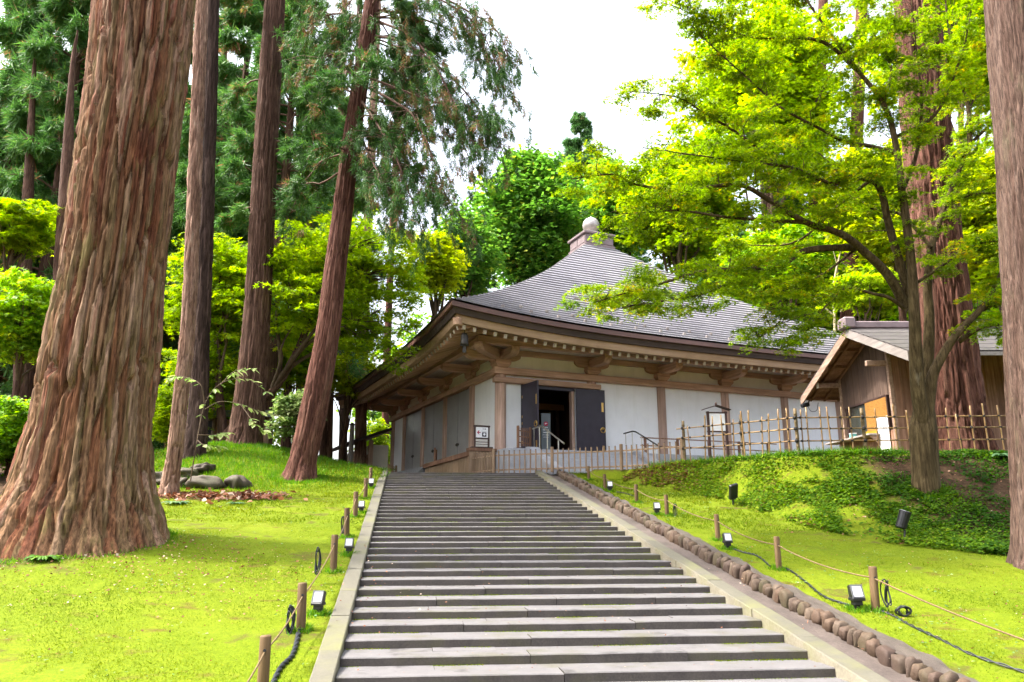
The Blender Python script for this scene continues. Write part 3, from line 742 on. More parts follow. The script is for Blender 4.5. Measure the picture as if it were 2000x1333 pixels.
# rafters
RL = 3.25
raf = MB().box(-0.07, 0.07, -RL, 0.1, 0, 0.17).mesh('rafter')
rend = MB().box(-0.072, 0.072, -RL - 0.012, -RL + 0.0, 0.0, 0.172).mesh('rafter_end')
def rafters(n, L, place):
    for i in range(n):
        u = -1 + 2 * (i + 0.5) / n
        pos = L / 2 + u * (L / 2 + OV - 0.35)
        z_in, z_out = 5.34, ZE - 0.94 + float(lift(u * 0.97))
        ang = math.asin(max(-.9, min(.9, (z_in - z_out) / RL)))
        place(pos, z_in, ang, u)
def front(pos, z, a, u):
    inset = 0.0
    o = link('rafter', raf, M['hall_wood_y'], hall, loc=(pos, 0.05, z), rot=(a, 0, 0)); e = link('rafter_end', rend, M['white_end'], o)
def left(pos, z, a, u):
    o = link('rafter', raf, M['hall_wood_y'], hall, loc=(0.05, pos, z)); o.rotation_euler = (a, 0, -math.pi / 2); e = link('rafter_end', rend, M['white_end'], o)
rafters(58, WX, front); rafters(54, WY, left)
hipr = obj('hip_rafter', MB().box(-0.14, 0.14, -4.75, 0.2, -0.05, 0.24, 0.02), M['hall_wood_y'], hall, loc=(0, 0, 5.12)); hipr.rotation_euler = (math.radians(5), 0, -math.pi / 4)
# roof: concave pyramid in overlapping courses
NC, SEG = 36, 20
x0, x1, y0, y1 = -OV - 0.15, WX + OV + 0.15, -OV - 0.15, WY + OV + 0.15
cxr, cyr = WX / 2, WY / 2
ZT = 14.0
def roof_pt(u, side, r, dz):
    hx, hy = (x1 - x0) / 2 * (1 - r) + 1.0 * r, (y1 - y0) / 2 * (1 - r) + 1.0 * r
    p = ((u * hx, -hy), (hx, u * hy), (-u * hx, hy), (-hx, -u * hy))[side]
    zz = ZE + (ZT - ZE) * (0.80 * r + 0.20 * r ** 2.0) + float(lift(u)) * (1 - r) ** 3 + dz
    return (cxr + p[0], cyr + p[1], zz)
V, F = [], []
n = 4 * SEG
rows = []
for j in range(NC):
    r0, r1 = j / NC, (j + 1) / NC
    for r, dz in ((r0, 0.085), (r1 + 0.0015, 0.0)):
        row = len(V)
        for side in range(4):
            for k in range(SEG): V.append(roof_pt(-1 + 2 * k / SEG, side, min(r, 1.0), dz))
        rows.append(row)
for a, b in zip(rows[:-1], rows[1:]):
    for i in range(n): F.append((a + i, a + (i + 1) % n, b + (i + 1) % n, b + i))
F.append(tuple(rows[-1] + i for i in range(n)))
roof = obj('roof', MB().add(V, F), M['roof_sheet'], hall)
sg = MB().box(-0.07, 0.07, -0.05, 0.05, -0.03, 0.10, 0.02).mesh('snow_guard')
for row, r in enumerate((0.045, 0.085)):
    for k in range(15):
        u = -0.86 + 0.098 * k + (0.045 if row else 0)
        if u > 0.42: continue
        link('snow_guard', sg, M['grey_trim'], roof, loc=roof_pt(u, 0, r, 0.04))
        if k < 6: link('snow_guard', sg, M['grey_trim'], roof, loc=roof_pt(0.86 - 0.098 * k, 3, r, 0.04))
# dew basin and jewel at the peak
rb = obj('dew_basin', MB().box(cxr - 1.02, cxr + 1.02, cyr - 1.02, cyr + 1.02, ZT - 0.15, ZT + 0.75), M['roban'], hall)
obj('basin_cap', MB().box(cxr - 1.16, cxr + 1.16, cyr - 1.16, cyr + 1.16, ZT + 0.752, ZT + 0.92, 0.03), M['roban'], rb)
obj('basin_foot', MB().box(cxr - 1.12, cxr + 1.12, cyr - 1.12, cyr + 1.12, ZT - 0.2, ZT + 0.10, 0.03), M['roban'], rb)
fr = MB().box(-0.46, 0.46, -0.03, 0.0, -0.24, 0.24, 0.015).mesh('basin_panel')
for dx in (-0.5, 0.5):
    link('basin_panel', fr, M['roban'], rb, loc=(cxr + dx, cyr - 1.021, ZT + 0.42)); link('basin_panel', fr, M['roban'], rb, loc=(cxr - 1.021, cyr + dx, ZT + 0.42), rot=(0, 0, -math.pi / 2))
jw = MB().lathe([(0.02, 0.92), (0.95, 0.922), (0.80, 1.08), (0.55, 1.2), (0.42, 1.24), (0.36, 1.3)] + [(0.56 * math.sin(a), 1.78 - 0.56 * math.cos(a)) for a in np.linspace(0.55, 2.7, 9)] + [(0.08, 2.36), (0.01, 2.45)], 24, (cxr, cyr, ZT))
obj('jewel_finial', jw, M['finial'], hall, smooth=True)
# entrance bay
beam('door_frame', 0.98, 1.10, -0.14, 0.12, 0.0, 3.0, 'door_dark', 0.01); beam('door_frame', 3.55, 3.70, -0.14, 0.12, 0.0, 3.0, 'column_wood', 0.01); beam('door_head', 0.98, 3.72, -0.15, 0.12, 2.90, 3.06, 'door_dark', 0.01)
def leaf(nm, w_, loc, rz):
    o = obj(nm, MB().box(0, w_, -0.06, 0.0, 0.06, 3.02, 0.008), M['door_dark'], hall, loc=loc, rot=(0, 0, rz)); return o
L1 = leaf('door_leaf', 1.42, (1.04, -0.2, 0), math.radians(-86)); R1 = leaf('door_leaf', 1.50, (3.70, -0.26, 0), math.radians(-3))
for o, xx, yy in ((R1, 1.36, -0.062), (L1, 1.30, -0.062)):
    for z0, z1_ in ((1.98, 2.42), (0.08, 0.40)): obj('hinge_plate', MB().box(xx - 0.06, xx + 0.05, yy - 0.012, yy, z0, z1_, 0.004), M['brass'], o)
    rg = MB(); rg.tube([(xx - 0.02 + 0.12 * math.cos(a), yy - 0.03, 1.12 + 0.12 * math.sin(a)) for a in np.linspace(0, 6.28, 15)], 0.022, 6, False)
    rg.lathe([(0.07, 0), (0.07, 0.02), (0.02, 0.035)], 10); rg.v = rg.v[:15 * 6] + [(xx - 0.02 + p[0], yy - p[2], 1.20 + p[1]) for p in rg.v[15 * 6:]]
    obj('ring_handle', rg, M['brass'], o)
for z in (0.35, 1.2, 1.5, 2.4): obj('hinge', MB().box(-0.02, 0.03, -0.075, -0.058, z, z + 0.12), M['brass'], L1)
# dark room behind the open doors
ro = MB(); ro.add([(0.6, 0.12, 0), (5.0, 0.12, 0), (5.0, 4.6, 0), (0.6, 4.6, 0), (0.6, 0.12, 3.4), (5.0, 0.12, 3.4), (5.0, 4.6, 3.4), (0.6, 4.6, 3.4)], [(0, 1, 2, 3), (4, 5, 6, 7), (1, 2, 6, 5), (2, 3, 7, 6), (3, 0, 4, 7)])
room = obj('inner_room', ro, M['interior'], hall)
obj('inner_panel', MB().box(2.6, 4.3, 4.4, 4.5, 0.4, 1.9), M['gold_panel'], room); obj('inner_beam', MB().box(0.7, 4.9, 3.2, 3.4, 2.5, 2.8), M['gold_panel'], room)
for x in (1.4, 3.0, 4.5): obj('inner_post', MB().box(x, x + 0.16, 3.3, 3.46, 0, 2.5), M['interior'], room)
# grey door pairs along the side
for i in (1, 2, 3):
    ya, yb = LY[i] + 0.3, LY[i + 1] - 0.3; ym = (ya + yb) / 2
    obj('door_backing', MB().box(-0.03, 0.10, LY[i] + 0.1, LY[i + 1] - 0.1, -1.1, 3.45), M['black'], hall)
    for a, b in ((ya, ym - 0.03), (ym + 0.03, yb)):
        d = obj('side_door_leaf', MB().box(-0.12, -0.04, a, b, -1.05, 3.40, 0.01), M['door_grey'], hall)
    lk = MB().lathe([(0.09, 0), (0.09, 0.05), (0.03, 0.07)], 10); lk.v = [(-0.12 - p[2], ym + p[0], 0.75 + p[1]) for p in lk.v]
    lk.box(-0.16, -0.12, ym - 0.22, ym + 0.22, 0.70, 0.80); obj('door_lock', lk, M['iron'], hall)
# wind bell under the corner
wb = empty('wind_bell', hl(-2.75, -2.75, 3.98)); tag(wb, 'small dark wind bell hanging under the near corner of the eaves', 'bell')
obj('bell_body', MB().lathe([(0.02, 0.52), (0.10, 0.50), (0.15, 0.40), (0.16, 0.1), (0.19, 0.0), (0.15, 0.01)], 14), M['iron'], wb, smooth=True)
obj('chain', MB().tube([(0, 0, 0.5), (0, 0, 0.95)], 0.018, 6), M['iron'], wb); obj('clapper', MB().box(-0.07, 0.07, -0.008, 0.008, -0.3, -0.05).tube([(0, 0, -0.06), (0, 0, 0.3)], 0.008, 5), M['iron'], wb)
# stone terrace and entrance steps
tb = empty('hall_terrace', HC, HA); tag(tb, 'grey stone terrace carrying the hall front', 'terrace')
obj('terrace_block', MB().box(-0.45, WX + 1.5, -1.8, -0.26, -1.15, -0.005, 0.02), M['granite'], tb)
obj('terrace_core', MB().box(-0.3, WX, -0.25, WY, -1.15, -0.03), M['granite'], tb)
es = empty('entrance_steps', HC, HA); tag(es, 'pale stone steps climbing to the open entrance doors', 'steps')
for k in range(7):
    z1_ = -0.145 * (k + 1); y_ = -1.8 - 0.33 * k
    for a, b in ((0.95, 3.2), (3.206, 5.75)):
        obj('step_stone', MB().box(a, b, y_ - 0.33, y_ + 0.1, z1_ - 0.2, z1_, 0.012), M['granite'], es)
for a, b in ((0.45, 0.93), (5.77, 6.25)):
    obj('cheek_stone', MB().prism([(-1.7, 0.06), (-1.95, 0.06), (-4.35, -1.0), (-4.35, -1.2), (-1.7, -1.2)], 0, a, b), M['granite'], es)
def handrail(nm, label, x, mt):
    h = empty(nm, HC, HA); tag(h, label, 'handrail')
    obj('rail', MB().tube([(x, -1.15, 0.92), (x, -1.9, 0.95), (x, -2.15, 0.90), (x, -4.1, 0.02)], 0.032, 8), M[mt], h)
    for y_, zb, zt in ((-1.3, 0.0, 0.92), (-1.85, 0.0, 0.93), (-2.6, -0.35, 0.68), (-3.6, -0.8, 0.24)): obj('baluster', MB().tube([(x, y_, zb), (x, y_, zt)], 0.022, 6), M['rail_metal'], h)
handrail('handrail', 'pale metal handrail on the left of the entrance steps', 1.05, 'rail_metal'); handrail('handrail', 'dark metal handrail on the right of the entrance steps', 5.7, 'iron')
# wooden ramp deck beside the left wall
rp = empty('ramp_deck', HC, HA); tag(rp, 'raised plank deck with dark brown cap along the hall left wall', 'ramp')
for k in range(9):
    y_ = -0.5 + k * 0.72; obj('side_board', MB().box(-1.62, -1.56, y_ + 0.006, y_ + 0.714, -1.2, -0.30 - 0.02 * k, 0.006), M['fence_wood'], rp)
cpb = MB().add([(-1.70, -0.6, -0.28), (-1.35, -0.6, -0.28), (-1.35, 6.1, -0.44), (-1.70, 6.1, -0.44), (-1.70, -0.6, -0.08), (-1.35, -0.6, -0.08), (-1.35, 6.1, -0.24), (-1.70, 6.1, -0.24)], [(0, 1, 2, 3), (4, 5, 6, 7), (0, 1, 5, 4), (1, 2, 6, 5), (2, 3, 7, 6), (3, 0, 4, 7)])
obj('cap_board', cpb, M['red_wood'], rp); obj('end_board', MB().box(-1.69, -0.5, -0.66, -0.60, -1.2, -0.09, 0.01), M['fence_wood'], rp)
obj('end_cap', MB().box(-1.72, -0.45, -0.70, -0.3, -0.085, 0.05, 0.012), M['red_wood'], rp)
obj('deck_floor', MB().box(-1.38, -0.4, -0.3, 6.1, -0.5, -0.42), M['hall_wood_y'], rp)
obj('ramp_mat', MB().prism([(6.0, -0.42), (9.2, -1.12), (6.0, -1.12)], 0, -1.75, -0.35), M['frame_grey'], rp)
# low annex behind the left wall
an = empty('annex', HC, HA); tag(an, 'low board-walled annex with dark lean-to roof at the far left of the hall', 'annex')
obj('wall', MB().box(-1.4, -0.2, 19.2, 27.0, -1.2, 1.9), M['plaster_warm'], an)
for k in range(14): obj('wall_board', MB().box(-1.47, -1.405, 19.3 + k * 0.5, 19.3 + k * 0.5 + 0.46, -1.2, 1.05, 0.008), M['hut_board'], an)
obj('rail', MB().box(-1.52, -1.40, 19.2, 26.6, 1.05, 1.28, 0.01), M['hall_wood_y'], an); obj('corner_post', MB().box(-1.56, -1.3, 18.9, 19.19, -1.2, 2.2, 0.01), M['column_wood'], an)
obj('roof', MB().add([(-3.2, 18.3, 1.75), (-3.2, 27.5, 1.75), (0.2, 27.5, 3.0), (0.2, 18.3, 3.0), (-3.2, 18.3, 1.93), (-3.2, 27.5, 1.93), (0.2, 27.5, 3.2), (0.2, 18.3, 3.2)], [(0, 1, 2, 3), (4, 5, 6, 7), (0, 1, 5, 4), (1, 2, 6, 5), (2, 3, 7, 6), (3, 0, 4, 7)]), M['fascia_dark'], an)
# ------------------------------------------------------------------ fences, signs, lamps, booth, rocks
def lawn_hit(px, py, up=0.0):
    lo, hi = 3.0, 60.0
    for _ in range(50):
        m_ = (lo + hi) / 2; P = at(px, py, m_)
        if P[2] > gz(P[0], P[1]) + up: lo = m_
        else: hi = m_
    return P
def ordinal(i): return ('nearest', 'second', 'third', 'fourth', 'fifth', 'sixth', 'seventh', 'eighth')[i]

# picket fence across the head of the stairs
pf = empty('picket_fence', (-0.75, 30.3, 3.49)); tag(pf, 'low weathered wooden picket fence across the head of the stairs', 'fence')
PF = [(-1.85, 32.0), (-0.75, 30.3), (4.1, 28.0), (6.0, 26.3)]
pk = MB().box(-0.025, 0.025, -0.018, 0.018, 0.0, 0.90, 0.006).mesh('picket')
pk_cap = MB().box(-0.027, 0.027, -0.02, 0.02, 0.902, 0.92).mesh('picket_cap')
pp = MB().box(-0.05, 0.05, -0.05, 0.05, 0.0, 0.98, 0.008).mesh('fence_post')
for (ax, ay), (bx, by) in zip(PF[:-1], PF[1:]):
    L = math.hypot(bx - ax, by - ay); an_ = math.atan2(by - ay, bx - ax); n = int(round(L / 0.235))
    for h in (0.12, 0.70):
        obj('fence_rail', MB().box(0, L, 0.02, 0.055, h, h + 0.06, 0.005), M['fence_rail'], pf, loc=(ax + 0.75, ay - 30.3, 0.02), rot=(0, 0, an_))
    for k in range(n + 1):
        u = k / n; q = (ax + (bx - ax) * u + 0.75, ay + (by - ay) * u - 30.3, 0.02)
        if k == 0 or k == n or (k == n // 2 and L > 4): link('fence_post', pp, M['fence_wood'], pf, loc=q, rot=(0, 0, an_))
        else:
            o = link('picket', pk, M['fence_wood'], pf, loc=q, rot=(random.uniform(-.012, .012), random.uniform(-.012, .012), an_)); link('picket_cap', pk_cap, M['dark_wood'], o)

# bamboo fence along the top of the bank
bf = empty('bamboo_fence', (5.75, 25.9, 3.6)); tag(bf, 'open bamboo pole fence tied with black cord on top of the bank', 'fence')
BF = [np.array((5.75, 25.9)), np.array((8.35, 21.95)), np.array((15.2, 21.75))]
def on_seg(px, i):
    a, b = BF[i], BF[i + 1]; r = ray(px, 860)[:2]
    m2 = np.array([[r[0], a[0] - b[0]], [r[1], a[1] - b[1]]]); k = np.linalg.solve(m2, a); return k[1]
def bamboo_pole(L, r, n=9, axis=2):
    mb = MB(); prof = []
    k = 0.0; prof = [(r * 0.96, 0)]
    step = 0.24
    z = random.uniform(0.05, step)
    while z < L - 0.02:
        prof += [(r * 0.97, z - 0.018), (r * 1.10, z - 0.004), (r * 1.10, z + 0.004), (r * 0.97, z + 0.018)]; z += step
    prof.append((r * 0.93, L))
    mb.lathe(prof, n)
    if axis == 0: mb.v = [(p[2], p[0], p[1]) for p in mb.v]
    return mb
pole_v = [bamboo_pole(1.30 + 0.06 * i, 0.019 + 0.003 * (i % 3)).mesh('bamboo_pole', True) for i in range(6)]
post_m = bamboo_pole(1.55, 0.052, 10).mesh('bamboo_post', True)
tie_m = MB().lathe([(0.03, -0.028), (0.038, -0.014), (0.038, 0.014), (0.03, 0.028)], 7).mesh('cord_tie', True)
RZ = (0.44, 0.80, 1.13)
def fbase(i, u): return (3.68 - 0.12 * u if i == 0 else 3.56 + 0.04 * u)
for i, (posts, poles) in enumerate((((1334, 1448, 1556), (1349, 1377, 1394, 1415, 1433, 1455, 1465, 1489, 1502, 1524, 1542)),
                                    ((1690, 1985), (1566, 1578, 1605, 1622, 1645, 1664, 1714, 1751, 1776, 1852, 1875, 1900, 1928, 1957)))):
    a, b = BF[i], BF[i + 1]; L = np.linalg.norm(b - a); an_ = math.atan2(*(b - a)[::-1])
    for h in RZ:
        z0_, z1_ = fbase(i, 0), fbase(i, 1)
        rl = bamboo_pole(L + 0.1, 0.021, 8, 0)
        obj('bamboo_rail', rl, M['bamboo'], bf, smooth=True, loc=(a[0] - 5.75, a[1] - 25.9 - 0.0, z0_ + h - 3.6), rot=(0, -math.atan2(z1_ - z0_, L), an_))
    for lst, me, thick in ((posts, None, 1), (poles, None, 0)):
        for px in lst:
            u = on_seg(px, i); p = a + (b - a) * u; zb = fbase(i, u)
            off = np.array([math.sin(an_), -math.cos(an_)]) * (0.0 if thick else 0.04)
            if thick: link('bamboo_post', post_m, M['bamboo_post'], bf, loc=(p[0] - 5.75 - 0.04 * math.sin(an_), p[1] - 25.9 + 0.04 * math.cos(an_), zb - 0.15 - 3.6))
            else: link('bamboo_pole', random.choice(pole_v), M['bamboo'], bf, loc=(p[0] + off[0] - 5.75, p[1] + off[1] - 25.9, zb - 0.1 - 3.6), rot=(random.uniform(-.03, .03), random.uniform(-.045, .045), random.uniform(0, 6)))
            for h in RZ:
                link('cord_tie', tie_m, M['tie'], bf, loc=(p[0] + off[0] * 0.6 - 5.75, p[1] + off[1] * 0.6 - 25.9, zb + h - 3.6), rot=(0.5, 0.4, random.uniform(0, 6)), scale=(1.5,) * 3 if thick else (1,) * 3)

# rope posts and ropes
def rope_posts(pxs, side):
    pts = []
    for i, (px, py, hh, r) in enumerate(pxs):
        P = lawn_hit(px, py)
        o = empty('rope_post', P); tag(o, f"{ordinal(i)}{' ' if i == 0 else ' nearest '}round wooden rope post on the {side} lawn", 'post', f'rope posts on the {side} lawn')
        bm_ = MB().lathe([(r * 0.98, -0.15), (r, 0.05), (r * 0.97, hh - 0.015), (r * 0.86, hh)], 14)
        bm_.v = [(p[0] + 0.008 * math.sin(p[2] * 9 + i), p[1], p[2]) for p in bm_.v]
        obj('shaft', bm_, M['post'], o, smooth=True, rot=(random.uniform(-.03, .03), random.uniform(-.03, .03), random.uniform(0, 6)))
        obj('rope_hole', MB().lathe([(0.016, -r - 0.004), (0.016, r + 0.004)], 8), M['black'], o, loc=(0, 0, hh * 0.74), rot=(math.pi / 2 - 0.1, 0, 0.12))
        pts.append(P + np.array([0, 0, hh * 0.74]))
    return pts
LP = rope_posts([(513, 1352, 0.56, 0.062), (588, 1232, 0.60, 0.062), (651, 1117, 0.62, 0.06), (677, 1050, 0.62, 0.06), (694, 1010, 0.62, 0.06), (714, 975, 0.6, 0.06), (723, 950, 0.6, 0.06)], 'left')
RP = rope_posts([(1711, 1192, 0.62, 0.062), (1521, 1112, 0.58, 0.055), (1403, 1056, 0.56, 0.055), (1303, 1008, 0.54, 0.055), (1243, 982, 0.52, 0.055), (1182, 956, 0.5, 0.055), (1150, 938, 0.5, 0.055)], 'right')
def rope(pts, label, first, sag=0.06):
    P = []
    for a, b in zip(pts[:-1], pts[1:]):
        for u in np.linspace(0, 1, 9)[:-1]: P.append(a * (1 - u) + b * u - np.array([0, 0, 4 * sag * u * (1 - u)]))
    P.append(pts[-1])
    o = link('rope', mesh_np('rope', *tube_np(np.array(P), 0.011, 6), smooth=True), M['rope']); tag(o, label, 'rope')
rope([LP[0] + np.array([0.15, -1.6, -0.27])] + LP, 'thin tan rope strung through the posts on the left lawn', 0)
rope([RP[0] + np.array([0.62, -4.2, -0.62])] + RP, 'thin tan rope strung through the posts on the right lawn', 0, 0.08)

# floodlights: black tray housing, framed white glass, bracket and spike
fl = {}
hb = MB(); hb.add([(-0.115, -0.075, 0.0), (0.115, -0.075, 0.0), (0.09, 0.05, -0.02), (-0.09, 0.05, -0.02), (-0.12, -0.11, 0.20), (0.12, -0.11, 0.20), (0.12, -0.02, 0.235), (-0.12, -0.02, 0.235)][:0] or
       [(-0.12, -0.10, 0.0), (0.12, -0.10, 0.0), (0.10, 0.06, 0.0), (-0.10, 0.06, 0.0), (-0.12, -0.02, 0.23), (0.12, -0.02, 0.23), (0.10, 0.10, 0.20), (-0.10, 0.10, 0.20)],
       [(0, 1, 2, 3), (4, 5, 6, 7), (0, 1, 5, 4), (1, 2, 6, 5), (2, 3, 7, 6), (3, 0, 4, 7)])
nrm = np.array([0, -0.23, 0.08]); nrm = nrm / np.linalg.norm(nrm)
def quad_on(u0, u1, v0, v1, off, th):
    A, B, C_ = np.array([-0.12, -0.10, 0.0]), np.array([0.24, 0, 0]), np.array([0, 0.08, 0.23])
    c = [A + B * u + C_ * v + nrm * o for o in (off, off + th) for u, v in ((u0, v0), (u1, v0), (u1, v1), (u0, v1))]
    return c, [(0, 1, 2, 3), (4, 5, 6, 7), (0, 1, 5, 4), (1, 2, 6, 5), (2, 3, 7, 6), (3, 0, 4, 7)]
gl = MB().add(*quad_on(0.10, 0.90, 0.10, 0.92, 0.002, 0.006))
frm = MB()
for q in ((0, 1, 0, 0.10), (0, 1, 0.92, 1.0), (0, 0.10, 0.10, 0.92), (0.90, 1, 0.10, 0.92)): frm.add(*quad_on(*q, 0.003, 0.018))
low = MB().box(-0.125, 0.125, -0.125, 0.06, -0.055, 0.0, 0.008).box(-0.085, 0.085, -0.09, 0.05, -0.14, -0.055, 0.01)
spk = MB().tube([(0, 0, -0.14), (0, 0, -0.42)], 0.022, 8).box(-0.05, 0.05, -0.03, 0.03, -0.20, -0.14)
fl = {'housing': (hb.mesh('housing'), 'black'), 'glass': (gl.mesh('glass'), 'glass_white'), 'bezel': (frm.mesh('bezel'), 'frame_grey'), 'ballast_box': (low.mesh('ballast_box'), 'black'), 'ground_spike': (spk.mesh('ground_spike'), 'black')}
def floodlights(pxs, side):
    for i, (px, py, rz, sc_) in enumerate(pxs):
        P = lawn_hit(px, py)
        o = empty('floodlight', P + np.array([0, 0, 0.23 * sc_]), rz); tag(o, f"{ordinal(i)}{' ' if i == 0 else ' nearest '}white-faced black floodlight beside the {side} rope posts", 'floodlight', f'floodlights on the {side} lawn')
        o.scale = (sc_,) * 3
        for k, (me, mt) in fl.items(): link(k, me, M[mt], o)
floodlights([(622, 1200, -0.25, .69), (682, 1083, -0.1, 0.65), (706, 1002, -0.1, 0.66), (725, 954, 0.0, 0.68), (741, 922, 0.0, 0.72)], 'left')
floodlights([(1674, 1192, 0.1, .78), (1421, 1073, 0.2, .7), (1283, 1006, 0.1, .7), (1191, 961, 0.1, .72), (1130, 924, 0.1, .78)], 'right')

# spotlights on the bank
P = lawn_hit(1432, 986); o = empty('spotlight', P); tag(o, 'flat black square spotlight tilted on a stake low on the bank', 'spotlight')
obj('lamp_panel', MB().box(-0.15, 0.15, -0.05, 0.05, 0.18, 0.62, 0.02), M['black'], o, rot=(0.35, -0.25, 0.5)); obj('stake', MB().tube([(0, 0, -0.1), (0, 0, 0.3)], 0.025, 8).box(-0.07, 0.07, -0.05, 0.05, 0.14, 0.24), M['black'], o)
P = lawn_hit(1762, 1060); o = empty('spotlight', P); tag(o, 'black cylinder spotlight with glass end standing under the maple', 'spotlight')
cyl = MB().lathe([(0.08, 0.0), (0.115, 0.03), (0.12, 0.34), (0.125, 0.345), (0.125, 0.40)], 16); obj('barrel', cyl, M['black'], o, smooth=False, loc=(0, 0, 0.30), rot=(0.15, 0.32, 0))
obj('lens', MB().lathe([(0.11, 0.392), (0.11, 0.404)], 16), M['glass_white'], o, loc=(0, 0, 0.30), rot=(0.15, 0.32, 0)); obj('yoke', MB().tube([(0.02, 0, 0.42), (0.09, 0, 0.25), (0.06, 0, 0.05), (0.1, 0, -0.1)], 0.022, 7).box(-0.02, 0.16, -0.06, 0.06, 0.03, 0.09), M['black'], o)
# cables lying on the lawn
def cable(pxs, label, r=0.010, strands=2, lift_=0.02):
    Q = np.array([lawn_hit(x, y) for x, y in pxs]); Q = smooth_path(Q, 10 * len(Q))
    parts = []
    for k in range(strands):
        ph = np.arange(len(Q)) * 0.9 + k * 3.14
        W = Q + np.stack([0.016 * np.cos(ph), 0.016 * np.sin(ph), 0.012 * np.sin(ph) + lift_ + 0 * ph], -1) * (1 if strands > 1 else 0.3)
        parts.append(tube_np(W, r, 5))
    o = link('cable', mesh_np('cable', *cat(parts), smooth=True), M['cable']); tag(o, label, 'cable')
cable([(1660, 1186), (1610, 1168), (1575, 1140), (1545, 1118), (1520, 1108)], 'black cable running uphill from the nearest right floodlight')
cable([(1712, 1192), (1745, 1205), (1775, 1222), (1830, 1248), (1900, 1282), (2020, 1322)], 'black twisted cable running to the lower right corner of the lawn')
cable([(1430, 1073), (1450, 1080), (1480, 1088), (1505, 1108)], 'black cable between second and third right rope posts')
cable([(1205, 962), (1225, 966), (1245, 972), (1238, 960)], 'black cable tangle beside the fifth right rope post')
cable([(585, 1225), (580, 1255), (570, 1285), (548, 1308), (530, 1345)], 'black twisted cable hanging down the left lawn to the bottom edge', 0.02, 3)
cable([(1775, 1058), (1810, 1060), (1880, 1068), (1960, 1072)], 'thin black cable behind the cylinder spotlight', 0.012, 1)
# cable bundles hung on rope posts
def bundle(P, label, n=5, rad=0.09, drop=0.35):
    parts = []
    for k in range(n):
        a = np.linspace(0, 6.28, 18); rr = rad * random.uniform(.55, 1.0)
        q = np.stack([rr * 0.6 * np.cos(a) + random.uniform(-.03, .03), 0.04 * np.sin(a * 2 + k), drop * 0.5 * np.sin(a) * random.uniform(.7, 1.1) - drop * 0.5], -1)
        parts.append(tube_np(P + q, 0.011, 5))
    o = link('cable_bundle', mesh_np('cable_bundle', *cat(parts), smooth=True), M['cable']); tag(o, label, 'cable')
bundle(LP[1] + np.array([-0.1, -0.12, -0.12]), 'looped black cable bundle tied below the rope at the second left post')
bundle(LP[2] + np.array([-0.08, -0.8, -0.02]), 'black plug and cable loop hanging from rope below the third left post', 3, 0.07, 0.42)
bundle(RP[0] + np.array([0.15, -0.06, 0.0]), 'black plug and cable loop hanging beside the nearest right post', 3, 0.08, 0.42)
bundle(RP[0] + np.array([0.3, -0.2, -0.38]), 'coiled black cable heap at the foot of the nearest right post', 6, 0.16, 0.14)
bundle(RP[3] + np.array([0.2, -0.05, -0.1]), 'black cable loop beside the fourth right post', 3, 0.07, 0.35)
bundle(LP[3] + np.array([-0.1, 0.1, 0.0]), 'black cable loop hanging beside the fourth left post', 3, 0.07, 0.4)

# direction sign on the deck corner
sg_ = empty('direction_sign', hl(-1.1, -0.52, 0.05), HA); tag(sg_, 'dark framed direction sign with red arrow on the deck corner', 'sign')
for x in (-0.34, 0.30): obj('sign_post', MB().box(x, x + 0.07, -0.03, 0.04, 0.0, 0.92, 0.005), M['dark_wood'], sg_)
obj('base', MB().box(-0.48, 0.50, -0.12, 0.12, 0.0, 0.06, 0.01), M['dark_wood'], sg_); obj('top_rail', MB().box(-0.36, 0.39, -0.04, 0.05, 0.92, 0.99, 0.005), M['dark_wood'], sg_)
for z in (0.16, 0.26, 0.40): obj('cross_rail', MB().box(-0.27, 0.30, -0.015, 0.025, z, z + (0.06 if z == 0.40 else 0.025)), M['dark_wood'], sg_)
obj('face', MB().box(-0.27, 0.30, -0.02, 0.02, 0.46, 0.90), M['paper'], sg_)
ar = MB().prism([(-0.22, 0.68), (-0.13, 0.77), (-0.10, 0.77), (-0.14, 0.70), (-0.05, 0.70), (-0.05, 0.66), (-0.14, 0.66), (-0.10, 0.59), (-0.13, 0.59)], 1, -0.024, -0.0205); obj('arrow', ar, M['print_red'], sg_)
obj('print_square', MB().box(0.02, 0.22, -0.024, -0.0205, 0.50, 0.69), M['print_dark'], sg_)
dt = MB().lathe([(0.055, 0), (0.055, 0.003)], 14); dt.v = [(0.125 + p[0], -0.0245 - p[2], 0.605 + p[1]) for p in dt.v]; obj('print_dot', dt, M['print_white'], sg_)
tx = MB()
for x in (0.05, 0.13, 0.17): tx.box(x, x + 0.035, -0.023, -0.0205, 0.815, 0.855)
for k in range(7): tx.box(-0.005 + k * 0.033, 0.018 + k * 0.033, -0.023, -0.0205, 0.735, 0.75)
obj('lettering', tx, M['print_dark'], sg_)
